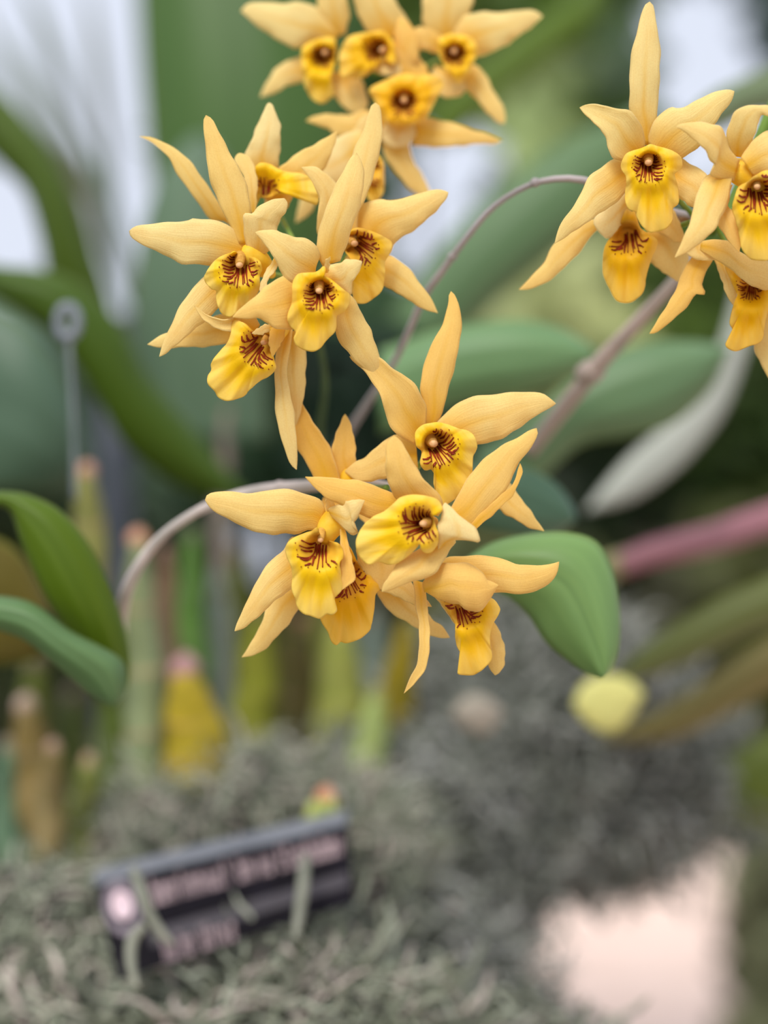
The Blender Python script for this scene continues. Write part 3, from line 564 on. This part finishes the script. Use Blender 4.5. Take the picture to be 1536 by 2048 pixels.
big_leaf('long mid green leaf pointing right, right of the upright orange sepal', '760,700 860,666 950,646 1040,640 1110,653 1160,678 1196,706', '760,870 860,826 950,802 1040,788 1110,768 1160,742 1196,706', .70, 10, 0, -5, 9, (126, 170, 124))
big_leaf('large grey green leaf right of centre, the widest of the right leaves', '950,905 1040,850 1120,780 1200,720 1290,686 1380,684 1460,694', '985,1000 1080,955 1160,890 1250,872 1340,850 1420,780 1460,694', .74, 5, 0, -8, 10, (118, 156, 118))
big_leaf('narrow whitish leaf underside slanting below the large grey green leaf', '1480,540 1450,660 1400,780 1330,852 1260,912 1205,975 1172,1022', '1530,540 1500,680 1455,810 1400,890 1340,950 1260,1002 1172,1022', .82, 30, 0, 0, 4, (198, 208, 212))
big_leaf('dark blue green leaf with a yellow rim, just behind the tip of the lower cluster', '920,930 1000,926 1060,936 1112,968 1142,1008 1152,1040', '920,1050 1000,1066 1060,1074 1112,1066 1152,1040', .64, 0, 6, -4, 5, (92, 130, 112))
big_leaf('smooth green leaf pointing down at right of the lower cluster, sharpest of all leaves', '930,1120 990,1084 1070,1067 1140,1066 1195,1086 1226,1145 1238,1225 1236,1295 1222,1338 1203,1356', '940,1170 1010,1190 1056,1228 1090,1280 1130,1316 1172,1344 1203,1356', .548, 8, 0, -6, 9, (140, 186, 118))
big_leaf('very wide dark green leaf filling the background behind the left cluster top', '470,700 340,520 300,350 285,200 276,60 268,-140', '560,700 640,520 690,330 690,150 660,0 620,-140', 1.3, 0, 30, -20, 30, (84, 122, 60))
big_leaf('soft grey green upright leaf behind the left cluster', '262,880 256,700 272,520 312,370 370,288 400,270', '540,880 530,700 510,500 470,360 430,290 400,270', 1.0, 0, 10, -10, 14, (112, 144, 122))
big_leaf('narrow deep green leaf crossing the gap left of the long upright sepal', '840,240 930,150 1030,70 1130,0 1230,-70', '900,290 1000,200 1100,120 1190,40 1230,-70', 1.25, 0, 20, -10, 12, (98, 130, 28))
big_leaf('long soft green leaf slanting behind the thin grey flower stem', '780,640 860,520 960,410 1080,310 1200,250 1330,210', '900,700 1000,600 1100,520 1220,420 1300,320 1330,210', 1.0, 0, 20, -10, 16, (110, 146, 106))
big_leaf('grey green leaf in the top right corner above the right edge bloom', '1370,235 1420,190 1480,160 1560,130 1640,120', '1380,270 1440,260 1500,230 1570,210 1640,120', .80, 0, 10, -5, 8, (128, 150, 118))
big_leaf('olive leaf reaching in from the right edge below the pink stalk', '1640,1120 1500,1170 1380,1230 1280,1300 1210,1370', '1640,1220 1520,1260 1410,1310 1310,1350 1210,1370', .80, 0, 10, -5, 8, (118, 130, 76), 'olive leaves at the right edge')
big_leaf('brown olive leaf slanting from the right edge towards the moss ball', '1640,1230 1520,1290 1400,1370 1300,1430 1200,1480', '1640,1340 1540,1380 1430,1440 1330,1480 1200,1480', .84, 0, 10, -5, 8, (146, 138, 84), 'olive leaves at the right edge')
big_leaf('mid green leaf low at the right edge beside the moss ball', '1640,1440 1540,1470 1440,1520 1360,1590 1320,1660', '1640,1640 1560,1640 1470,1650 1400,1670 1320,1660', .90, 0, 10, -5, 8, (118, 138, 54), 'olive leaves at the right edge')
big_leaf('small round yellow green leaf painted as if sunlit at lower right above the moss ball', '1148,1410 1165,1370 1205,1350 1255,1358 1288,1388', '1148,1412 1172,1445 1210,1466 1250,1448 1288,1388', .76, 0, 3, -2, 3, (252, 255, 172))  # sunshine on foliage put into the leaf's pale colour
big_leaf('pale leaf shape painted as a lit spot on top of the moss ball', '905,1425 930,1395 965,1392 1005,1420', '905,1430 935,1460 975,1465 1005,1420', .78, 0, 3, -2, 3, (196, 190, 186))  # stands in for a bright patch of light, painted pale
for k, (lab, a_, b_, w_, c_) in enumerate([
 ('thin grey green drooping leaflet across the bright upper left gap', (40, -60), (190, 330), 16, (150, 166, 160)),
 ('long drooping leaflet slanting from the top left corner', (-40, 20), (240, 470), 20, (132, 150, 128)),
 ('drooping leaflet right of the slanting ones in the bright gap', (170, -60), (235, 420), 14, (158, 170, 166)),
 ('pale drooping leaflet in the lower part of the bright gap', (180, 260), (262, 640), 22, (120, 146, 132)),
 ('brownish drooping leaflet in the middle of the bright gap', (80, 180), (215, 560), 18, (140, 140, 124))]):
    dx, dy = b_[0]-a_[0], b_[1]-a_[1]; ln = math.hypot(dx, dy); nx_, ny_ = -dy/ln*w_, dx/ln*w_
    mL = [a_, (a_[0]+dx*.35+nx_, a_[1]+dy*.35+ny_), (a_[0]+dx*.7+nx_*.8, a_[1]+dy*.7+ny_*.8), b_]
    mR = [a_, (a_[0]+dx*.35-nx_, a_[1]+dy*.35-ny_), (a_[0]+dx*.7-nx_*.8, a_[1]+dy*.7-ny_*.8), b_]
    big_leaf(lab, mL, mR, 1.35+.05*k, 0, 20, -20, 4, c_, name='leaflet')
# ================================================================ CANES
def cane(label, tip, base, wid, d, col, tipcol, bulge=0.55, group='orchid canes growing from the moss', rings=3):
    tx, ty = tip; bx, by = base; rnd = random.Random(int(tx*7+ty))
    e = empty('orchid_cane', at(bx, by, d), label, 'cane', group)
    u = d/F; path, rad = [], []
    for i in range(9):
        t = i/8; sway = math.sin(t*math.pi)*rnd.uniform(-6, 6)
        path.append(at(bx+(tx-bx)*t+sway, by+(ty-by)*t, d+0.01*math.sin(t*3)))
        rad.append(wid*0.66*u*(0.45+0.55*math.sin(math.pi*min(1, (0.12+t*0.88))**(0.75+bulge*0.4)))*(1.0 if t < 0.9 else .8))
    bulb = tube('bulb', path, rad, M_OBJ, e, 14, 30, rgb(*col))
    p2 = [path[-1], at(tx+rnd.uniform(-4, 4), ty-wid*0.18, d+0.01), at(tx+rnd.uniform(-6, 6), ty-wid*0.42, d+0.01)]
    tube('dry_tip', p2, [rad[-1]*1.25, rad[-1]*1.2, rad[-1]*0.35], M_OBJ, e, 12, 12, rgb(*tipcol))
    for k in range(rings):
        j = 2+2*k; q = np.array(path[j]); q2 = np.array(path[j+1]) if j < 8 else q+np.array([0, 0, .001]); dv = (q2-q)*0.12
        tube('sheath_ring', [tuple(q-dv), tuple(q), tuple(q+dv)], [rad[j]*0.99, rad[j]*1.04, rad[j]*0.99], M_OBJ, bulb, 14, 6, rgb(*[int(.65*a+.35*b) for a, b in zip(col, tipcol)]))
    return e
CN = [
 ('olive cane with a brown tip beside the dark post at left', (172, 950), (192, 1340), 62, 0.78, (132, 132, 72), (186, 140, 118)),
 ('grey green cane with a pinkish tip, left end of the arching pale stem', (276, 1085), (292, 1600), 66, 0.79, (134, 144, 104), (206, 150, 122)),
 ('bulging bright yellow cane with a pinkish dry tip', (368, 1350), (424, 1680), 104, 0.78, (170, 148, 34), (170, 130, 130)),
 ('short cane with a dark pink tip left of the yellow cane', (262, 1470), (278, 1660), 44, 0.80, (110, 120, 96), (150, 104, 114)),
 ('short green cane with a tan tip above the plant sign corner', (176, 1530), (160, 1760), 52, 0.78, (140, 146, 74), (168, 140, 112)),
 ('orange brown cane near the left edge', (52, 1420), (104, 1720), 76, 0.80, (128, 108, 60), (170, 146, 130)),
 ('dull green cane at the far left edge', (12, 1500), (22, 1760), 56, 0.84, (100, 128, 100), (134, 122, 104)),
 ('reddish cane second from the left edge', (108, 1500), (96, 1720), 50, 0.76, (134, 116, 72), (166, 134, 116)),
 ('tall dark green cane left of centre', (226, 1290), (236, 1680), 56, 0.86, (84, 100, 36), (104, 92, 60)),
 ('brown cane between the pinkish tipped and green ones', (332, 1110), (328, 1560), 46, 0.84, (134, 106, 82), (140, 110, 96)),
 ('leaf green cane behind the lower left petals', (384, 1080), (378, 1480), 58, 0.90, (96, 134, 58), (120, 130, 90)),
 ('pale grey cane under the left petal of the lower cluster', (436, 1150), (430, 1560), 54, 0.92, (158, 166, 156), (150, 140, 130)),
 ('slim pinkish cane standing behind the arching pale stem', (452, 830), (436, 1200), 26, 0.92, (140, 128, 118), (150, 110, 100)),
 ('olive cane right of the lowest left sepal', (520, 1240), (494, 1540), 64, 0.88, (144, 146, 44), (132, 120, 60)),
 ('dark brown cane below the lowest central bloom', (604, 1250), (596, 1540), 60, 0.94, (84, 76, 36), (122, 80, 60)),
 ('thick olive green cane below the lowest central bloom', (682, 1260), (676, 1560), 82, 0.90, (150, 154, 74), (140, 130, 90)),
 ('pale green cane leaning right beneath the lower cluster', (752, 1400), (716, 1680), 62, 0.84, (166, 182, 108), (150, 150, 90)),
 ('long mustard cane leaning right beneath the hanging sepal', (812, 1270), (744, 1700), 70, 0.88, (136, 118, 18), (124, 110, 40)),
 ('mossy dark cane right of the mustard cane', (880, 1290), (800, 1640), 50, 0.96, (110, 110, 50), (110, 100, 60)),
 ('stub of cane with an orange tip behind the top edge of the sign', (652, 1600), (636, 1700), 64, .715, (170, 182, 100), (216, 150, 118)),
 ('deep olive cane at the back, near the left edge', (70, 1330), (64, 1740), 60, 1.0, (96, 104, 36), (130, 110, 90)),
 ('dark cane at the back under the pale green leaf tip', (146, 1400), (140, 1760), 60, 1.02, (72, 84, 34), (110, 96, 80)),
 ('dark olive cane at the back, beside the short dark pink tipped one', (222, 1440), (214, 1760), 64, 1.0, (84, 96, 26), (120, 104, 70)),
 ('shadowy green cane at the back between the two tallest left canes', (310, 1200), (316, 1640), 56, 1.05, (66, 88, 34), (110, 100, 70)),
 ('murky olive cane at the back under the lowest left sepal', (474, 1120), (462, 1560), 70, 1.05, (92, 96, 34), (110, 96, 70)),
 ('murky brown green cane at the back below the centre of the lower cluster', (560, 1180), (552, 1560), 70, 1.08, (84, 84, 30), (120, 90, 64)),
 ('greenish cane at the back right of the dark brown one', (648, 1200), (640, 1580), 64, 1.05, (104, 108, 44), (120, 100, 70)),
 ('blue grey cane at the back under the hanging sepal', (742, 1240), (752, 1560), 64, 1.08, (120, 134, 124), (124, 120, 106)),
 ('dark green cane at the back, rightmost of the canes', (846, 1240), (872, 1600), 70, 1.05, (78, 92, 40), (110, 100, 60)),
]
for c in CN: cane(*c)
# stalks at right
stem('leaf_stalk', 'pink leaf stalk slanting in from the right edge', 'stem', [(1640, 1008, 340), (1536, 1040, 330), (1420, 1078, 320), (1320, 1102, 315), (1240, 1130, 315)], [54, 52, 50, 46, 40], M_OBJ, rgb(146, 100, 108))
stem('dry_cane', 'dry grey stalk slanting below the hanging blooms of the right cluster', 'stem', [(1400, 500, 90), (1340, 575, 95), (1270, 650, 105), (1200, 725, 115), (1140, 800, 125), (1060, 900, 150)], [14, 16, 18, 22, 22, 20], M_OBJ, rgb(162, 146, 138), nodes=[(1180, 745, 118, 30)])
stem('leaf_stalk', 'dull olive base of the pink leaf stalk', 'stem', [(1262, 1120, 316), (1180, 1150, 318), (1080, 1190, 330)], [42, 44, 40], M_OBJ, rgb(140, 136, 92))
# dark post and wire label holder at left
e = empty('garden_post', (at(232, 1400, 1.15)[0], 1.15, 0.0), 'dark slate grey post standing behind the canes at left', 'post')
vs, fs, uv = tube_geo([(at(232, 1450, 1.15)[0], 1.15, 0.0), at(232, 1000, 1.15), at(228, 640, 1.15)], [0.0125]*3, 20)
mesh('shaft', vs, fs, M_OBJ, e, uv, color=rgb(72, 76, 86))
tube('cap', [at(228, 645, 1.15), at(228, 636, 1.15), at(228, 630, 1.15)], [0.0135, 0.0138, 0.010], M_OBJ, e, 20, 6, rgb(90, 94, 100))
e = empty('wire_marker', at(150, 1000, .68), 'grey wire plant marker with a loop at its top, left of the left cluster', 'marker')
tube('stem', [at(150, 1000, .68), at(148, 850, .68), at(142, 740, .68), at(137, 672, .68)], [0.0011]*4, M_OBJ, e, 8, 20, rgb(120, 128, 132))
lp = [at(136+19*math.sin(a), 644-30*math.cos(a), .68) for a in np.linspace(-math.pi, math.pi, 22)]
tube('loop', lp, [0.0022]*22, M_OBJ, e, 10, 44, rgb(128, 134, 144))
# ================================================================ THE PLANT SIGN
M_SIGN = simple('sign_black', rgb(14, 10, 16), rgb(22, 18, 26), 90, 0.6, spec=0.08)
M_EDGE_LIT = simple('sign_edge_skylit', rgb(104, 106, 112), rgb(116, 118, 124), 90, 0.4, spec=0.5)  # skylight on the black sign's top, painted as lighter grey
M_INK = simple('sign_print', rgb(168, 144, 146), rgb(182, 156, 158), 90, 0.5)
M_DIM = simple('sign_rule', rgb(58, 52, 58), rgb(66, 60, 66), 90, 0.5)
TL, TR, BR, BL = [Vector(at(*q)) for q in ((188, 1772, .672), (694, 1650, .692), (706, 1806, .668), (236, 1962, .648))]
nrm = (TR-TL).cross(BL-TL).normalized()
if nrm.y > 0: nrm = -nrm
th = 0.0055
back = Vector((0, 0.006, 0.0042))
se = empty('plant_sign', (BL+BR)/2, 'black plant name sign with two lines of pale print, half sunk in moss', 'sign')
def bil(u, v): return (TL*(1-u)+TR*u)*(1-v)+(BL*(1-u)+BR*u)*v
nu, nv = 12, 6
vs, fs = [], []
for off in (Vector((0, 0, 0)), back):
    for j in range(nv+1):
        for i in range(nu+1): vs.append(tuple(bil(i/nu, j/nv)+off))
K = (nu+1)*(nv+1)
for j in range(nv):
    for i in range(nu):
        a = j*(nu+1)+i; fs.append((a, a+nu+1, a+nu+2, a+1)); fs.append((K+a, K+a+1, K+a+nu+2, K+a+nu+1))
for j in range(nv):
    a = j*(nu+1); fs.append((a, K+a, K+a+nu+1, a+nu+1)); b = a+nu; fs.append((b, b+nu+1, K+b+nu+1, K+b))
for i in range(nu):
    b = nv*(nu+1)+i; fs.append((b, K+b, K+b+1, b+1))
mesh('panel', vs, fs, M_SIGN, se, smooth=False)
vs, fs = [], []
for i in range(nu+1):
    u = i/nu
    for q in (bil(u, 0)+nrm*0.0004, bil(u, -0.03)+nrm*0.0002, bil(u, 0)+back*1.0+Vector((0, 0, .001)), bil(u, 0.04)+back): vs.append(tuple(q))
for i in range(nu):
    for k in range(4):
        k2 = (k+1) % 4; fs.append((4*i+k, 4*i+k2, 4*i+4+k2, 4*i+4+k))
fs += [(0, 1, 2, 3), (4*nu+3, 4*nu+2, 4*nu+1, 4*nu)]
mesh('top_edge', vs, fs, M_EDGE_LIT, se, smooth=False)
def marks(name, rects, mat, h=0.0003):
    vs, fs = [], []
    for (u0, u1, v0, v1) in rects:
        b = len(vs)
        for hh in (0.00005, h):
            for (u, v) in ((u0, v0), (u1, v0), (u1, v1), (u0, v1)): vs.append(tuple(bil(u, v)+nrm*hh))
        fs += [(b+4, b+5, b+6, b+7)]+[(b+k, b+(k+1) % 4, b+4+(k+1) % 4, b+4+k) for k in range(4)]
    return mesh(name, vs, fs, mat, se, smooth=False)
def glyph_line(u0, u1, v0, v1, words, seed):
    """the photo's print is too blurred to read: unreadable letter-height strokes, word by word"""
    rnd = random.Random(seed); tot = sum(words)+0.8*(len(words)-1); cw = (u1-u0)/tot; u = u0; R = []
    for wn in words:
        for k in range(wn):
            top = v0 if k == 0 or rnd.random() < .3 else v0+(v1-v0)*0.28
            R.append((u+cw*.08, u+cw*.30, top, v1))
            if rnd.random() < .75: R.append((u+cw*.58, u+cw*.80, v0+(v1-v0)*0.3, v1))
            if rnd.random() < .6: R.append((u+cw*.3, u+cw*.6, v0+(v1-v0)*0.3, v0+(v1-v0)*0.48))
            if rnd.random() < .5: R.append((u+cw*.3, u+cw*.6, v1-(v1-v0)*0.16, v1))
            u += cw
        u += cw*.8
    return R
marks('title_print', glyph_line(.205, .975, .06, .36, [11, 5, 9], 3), M_INK)
marks('lower_print', glyph_line(.20, .50, .70, .98, [6, 6], 5), M_INK)
marks('ruled_band', [(.16, .99, .60, .78)], M_DIM, 0.0002)
vs, fs = [tuple(bil(.085, .27)+nrm*0.0003)], []
for k in range(24):
    a = 2*math.pi*k/24; vs.append(tuple(bil(.085+.042*math.cos(a), .27+.16*math.sin(a))+nrm*0.0003))
for k in range(24): fs.append((0, 1+k, 1+(k+1) % 24))
mesh('round_emblem', vs, fs, simple('sign_emblem', rgb(214, 186, 192), rgb(224, 198, 204), 90), se, smooth=False)
vs, fs = [], []
for k in range(24):
    a = 2*math.pi*k/24
    for rr in (1.25, 1.75): vs.append(tuple(bil(.085+.042*rr*math.cos(a), .30+.17*rr*math.sin(a))+nrm*0.00025))
for k in range(24):
    k2 = (k+1) % 24; fs.append((2*k, 2*k+1, 2*k2+1, 2*k2))
mesh('emblem_ring', vs, fs, simple('sign_ring', rgb(120, 108, 116), rgb(130, 118, 126), 90), se, smooth=False)
vs, fs, _ = tube_geo([tuple(bil(.8, .8)+back*1.2), tuple(bil(.8, .8)+back*1.6-Vector((0, 0, .06)))], [0.0022]*2, 10)
mesh('stake', vs, fs, M_SIGN, se)
# ================================================================ MOSS
def moss_mat(name, a, b, c):
    s = N(name); t = s.n('ShaderNodeAttribute', attribute_name='tone').outputs['Fac']
    col = s.mix(s.ramp(t, 0.0, 0.6), rgb(*a), rgb(*b)); col = s.mix(s.ramp(t, 0.7, 1.0), col, rgb(*c))
    return s.finish(col, 0.8, 0.0, spec=0.15)
M_MOSS = moss_mat('spanish_moss', (116, 120, 100), (168, 172, 152), (206, 190, 180))
M_MOSS2 = moss_mat('grey_moss', (98, 102, 90), (150, 152, 142), (196, 194, 188))
M_CORE = simple('moss_core', rgb(40, 40, 34), rgb(80, 82, 72), 40, 0.9)
def strands(name, sampler, n, mat, parent, thick=0.00055, seed=1, length=(0.02, 0.06), kind='stuff'):
    rnd = np.random.RandomState(seed); vs, fs, tone = [], [], []
    for i in range(n):
        p = np.array(sampler(rnd)); L = rnd.uniform(*length); m = 7
        dv = rnd.normal(size=3)*np.array([1, .5, .75]); dv /= np.linalg.norm(dv); pts_ = []
        for k in range(m):
            pts_.append(p.copy()); dv = dv+rnd.normal(size=3)*0.38+np.array([0, -0.02, -0.05]); dv /= np.linalg.norm(dv); p = p+dv*L/m
        r = thick*rnd.uniform(.6, 1.5)
        rr = [r*0.8]+[r]*(m-2)+[r*0.3]
        v, f, _ = tube_geo(pts_, rr, 4, len(vs), caps=False)
        vs += v; fs += f; tone += [rnd.uniform(0, 1)]*len(v)
    o = mesh(name, vs, fs, mat, parent, attrs={'tone': tone})
    if kind: o['kind'] = kind
    return o
def mound(name, label, cx, cy, d, rx, ry, rz, n, mat, seed, length=(0.02, 0.06), thick=0.00055, lump=0.18, shrink=.97):
    """lumpy core wrapped in tangled strands"""
    u = d/F; c = np.array(at(cx, cy, d)); a, b = rx*u, ry*u
    e = empty(name, (c[0], c[1], c[2]-b), label, 'moss')
    rnd = random.Random(seed); ph = [rnd.uniform(0, 6) for _ in range(6)]
    def rad(th, phi): return 1+lump*(math.sin(3*th+ph[0])*math.sin(2*phi+ph[1])+.6*math.sin(5*th+ph[2])*math.sin(4*phi+ph[3])+.4*math.sin(9*th+ph[4])*math.sin(7*phi+ph[5]))
    def pt(th, phi, s=1.0):
        r = rad(th, phi)*s; return (c[0]+a*r*math.sin(phi)*math.cos(th), c[1]+rz*r*math.sin(phi)*math.sin(th), c[2]+b*r*math.cos(phi))
    vs, fs = [], []; nt_, np_ = 48, 28
    for j in range(np_+1):
        for i in range(nt_): vs.append(pt(2*math.pi*i/nt_, math.pi*j/np_, shrink))
    for j in range(np_):
        for i in range(nt_):
            i2 = (i+1) % nt_; fs.append((j*nt_+i, j*nt_+i2, (j+1)*nt_+i2, (j+1)*nt_+i))
    mesh('core', vs, fs, M_CORE, e)
    def smp(r):
        th = r.uniform(math.pi*0.95, 2.05*math.pi); phi = math.acos(r.uniform(-1, 1)); return pt(th, phi, r.uniform(.96, 1.08))
    strands('tangle', smp, n, mat, e, thick, seed, length)
    return e
mound('moss_mound', 'tangle of grey green moss behind and left of the plant sign', 510, 1705, .80, 330, 205, .05, 2200, M_MOSS, 11, length=(.015, .032), lump=.1)
mound('moss_mound', 'bank of pale moss filling the bottom left, in front of the sign foot', 380, 2325, .70, 900, 385, .05, 2400, M_MOSS, 12, thick=.0011, lump=.05, length=(.025, .05))
mound('moss_mound', 'low tuft of moss under the right end of the sign', 600, 2035, .68, 240, 130, .03, 800, M_MOSS, 21, thick=.0008, lump=.08, length=(.02, .05))
mound('moss_mound', 'clump of grey moss heaped at the bottom between the sign and the path', 725, 2070, .80, 350, 330, .05, 1600, M_MOSS2, 13, lump=.1, thick=.0008, length=(.015, .035))
mound('moss_mound', 'small rounded moss clump at the bottom beside the pale path', 1060, 2140, .84, 170, 130, .05, 700, M_MOSS2, 31, lump=.1, thick=.0008, length=(.015, .03))
mound('moss_mound', 'dark moss clump at the left edge below the canes', 20, 1965, .74, 250, 200, .04, 1200, M_MOSS, 14, thick=.0008, length=(.015, .03))
mound('moss_ball', 'big shaded ball of grey moss hanging right of the canes above the pale path', 1105, 1500, .95, 345, 270, .08, 2300, M_MOSS2, 15, length=(.015, .038), thick=.0009, lump=.12)
mound('moss_mound', 'grey moss patch joining the canes to the hanging moss ball', 850, 1690, .88, 250, 230, .05, 1500, M_MOSS2, 16, thick=.0008, length=(.015, .035))
# single thick strands lying across the sign
for k, (lab, pp) in enumerate([('pale moss strand lying across the left end of the sign', [(268, 1740, .642), (285, 1790, .634), (305, 1840, .632), (345, 1890, .630)]),
                ('grey moss strand hanging over the lower left corner of the sign', [(290, 1850, .630), (265, 1880, .628), (262, 1930, .624), (275, 1975, .620)]),
                ('thin moss strand hanging over the right half of the sign', [(610, 1715, .664), (606, 1770, .652), (598, 1830, .646), (590, 1880, .638)])]):
    o = tube('moss_strand', [at(*q) for q in pp], [.0018, .0022, .0020, .0010], M_OBJ, None, 8, 20, rgb(140, 140, 126)); tag(o, lab, 'moss')
# ================================================================ GROUND AND FAR PLANTS
def slab(name, x0, x1, y0, y1, z, h, mat, wob=0):
    nx, ny = 30, 60; vs, fs = [], []
    for j in range(ny+1):
        y = y0+(y1-y0)*j/ny
        for i in range(nx+1):
            x = x0+(x1-x0)*i/nx; vs.append((x+wob*math.sin(y*1.3+.5), y, z+h))
    for j in range(ny):
        for i in range(nx): a = j*(nx+1)+i; fs.append((a, a+1, a+nx+2, a+nx+1))
    o = mesh(name, vs, fs, mat, None, smooth=False); o['kind'] = 'structure'
    if h:
        m = o.modifiers.new('t', 'SOLIDIFY'); m.thickness = h; m.offset = -1
    return o
slab('ground', -14, 14, -6, 30, 0, 0, simple('soil', rgb(92, 88, 66), rgb(116, 118, 84), 3, 0.9))
slab('path', 0.15, 3.4, -2, 16, 0.0, 0.012, simple('pale_gravel', rgb(230, 200, 182), rgb(242, 214, 198), 5, 0.85), .12)
SH = [
 ('dark green shrub far off behind the wide dark leaf', 450, 150, (84, 124, 58)), ('soft green shrub glimpsed behind the left cluster', 700, 480, (100, 134, 96)),
 ('fresh green shrub far behind the gap right of the top cluster', 1000, 110, (124, 152, 66)), ('light green shrub far behind, left of the long upright sepal', 1075, 175, (186, 206, 136)),
 ('dark grass green shrub far off right below the light green one', 1240, 250, (88, 118, 30)),
 ('pale sage shrub far behind the long upright sepal', 1240, 110, (150, 178, 140)),
 ('dark grass green shrub at the top, far behind the gap between clusters', 1120, 30, (92, 124, 28)),
 ('slate coloured foliage far off in the top right corner', 1520, 60, (96, 116, 112)), ('sage shrub seen far behind the thin grey flower stem', 1080, 440, (124, 146, 100)),
 ('pale yellow green shrub spot far behind the right cluster', 1180, 600, (206, 214, 148)), ('deep green shrub far below the right cluster', 1330, 560, (92, 118, 46)),
 ('dark shrub far off at the right edge, mid height', 1470, 880, (76, 100, 42)), ('dark olive shrub far off at the right edge, lower', 1500, 1180, (86, 92, 36)),
 ('brownish shrub far behind the pointed green leaf', 1330, 1260, (92, 92, 64)), ('yellow olive shrub far off at the right edge near the moss ball', 1500, 1500, (134, 142, 66)),
 ('sage coloured shrub far behind the lower right bloom', 1000, 1220, (130, 136, 90)), ('very dark shrub in the gap between left and lower clusters', 700, 800, (44, 66, 50)),
 ('dark shrub far behind below the left cluster', 450, 850, (54, 82, 52)), ('dim green shrub far behind the dark post', 200, 900, (70, 90, 66)),
 ('dim shrub far off at the left edge behind the arching leaves', 40, 1160, (66, 78, 40)), ('dim olive shrub far behind the lower left petals', 450, 1180, (72, 80, 38)),
 ('dark olive shrub far behind the canes', 700, 1380, (70, 72, 30)), ('black green shrub in the gap under the large grey green leaf', 1200, 960, (34, 52, 20)),
 ('grey green shrub far off at the lower right edge beside the path', 1530, 1800, (134, 138, 104)), ('dim shrub far off at the bottom left behind the canes', 120, 1550, (60, 64, 36)),
 ('grey green shrub far off at upper left beneath the bright gap', 130, 250, (150, 164, 150)), ('bluish green shrub far off at left, lower part of the bright gap', 240, 560, (130, 158, 150)),
]
GAPS = [(90, 20, 270, 130, 0), (215, 150, 125, 150, .3), (20, 430, 90, 125, 0), (165, 390, 75, 210, -.35), (300, 400, 50, 75, 0), (70, 210, 110, 60, .7), (250, 560, 40, 90, -.2),
        (1395, 45, 85, 70, 0), (1425, 190, 100, 100, 0), (905, 315, 80, 62, 0), (862, 478, 80, 62, 0), (1400, 335, 46, 40, 0), (1480, 245, 60, 40, 0), (505, 1100, 30, 40, 0)]
def in_gap(x, y, g=0.0):
    for cx, cy, rx, ry, a in GAPS:
        dx, dy = x-cx, y-cy; u = dx*math.cos(a)+dy*math.sin(a); v = -dx*math.sin(a)+dy*math.cos(a)
        if (u/(rx+g))**2+(v/(ry+g))**2 < 1: return True
    return 960 < x < 1462 and y > 1500
rs = np.random.RandomState(5); buckets = {i: ([], []) for i in range(len(SH))}
gx = np.arange(-420, 1960, 33)
for layer in range(3):
    for x in gx:
        for y in np.arange(-320, 2300, 33):
            px, py = x+rs.uniform(-17, 17), y+rs.uniform(-17, 17)
            if in_gap(px, py, 38): continue
            j = min(range(len(SH)), key=lambda i: (SH[i][1]-px)**2+(SH[i][2]-py)**2)
            d = 2.3+0.35*layer+rs.uniform(0, .3)+0.1*(j % 3)
            if py > 1500 and 900 < px < 1560: d -= 0.0
            L = rs.uniform(.035, .055); W = L*rs.uniform(.34, .5)
            c = np.array(at(px, py, d))
            if c[2] < 0.02: continue
            a = rs.normal(size=3)*np.array([1, .5, 1]); a /= np.linalg.norm(a)
            nn = rs.normal(size=3)*np.array([.6, .3, .6])+np.array([0, -1, .45]); b = np.cross(a, nn); b /= np.linalg.norm(b); nn = np.cross(a, b)
            vs, fs = buckets[j]; k = len(vs)
            for (s, w_) in ((-1, 0), (-.5, .8), (-.5, -.8), (.1, 1), (.1, -1), (.65, .55), (.65, -.55), (1, 0)):
                vs.append(tuple(c+a*L*s+b*W*w_+nn*0.25*L*(s*s)+nn*.15*L*abs(w_)))
            fs += [(k, k+1, k+2), (k+1, k+3, k+4, k+2), (k+3, k+5, k+6, k+4), (k+5, k+7, k+6)]
for j, (lab, cx, cy, col) in enumerate(SH):
    vs, fs = buckets[j]
    if not vs: continue
    a = np.array(vs); cxw, cyw = a[:, 0].mean(), a[:, 1].mean()
    e = empty('shrub', (cxw, cyw+.1, 0), lab, 'shrub', 'shrubs far behind the orchid')
    o = mesh('foliage', vs, fs, M_TL, e, color=rgb(*[v*0.9 for v in col])); o['kind'] = 'stuff'
    bx_ = cxw if not 930 < 768+cxw/(cyw+.25)*F < 1490 else (1540-768)/F*(cyw+.25)
    tube('trunk', [(bx_, cyw+.25, 0), (bx_, cyw+.25, min(1.0, a[:, 2].mean()*.6)), (cxw, cyw+.2, a[:, 2].mean())], [.014, .011, .007], M_OBJ, e, 8, 10, rgb(90, 80, 60))
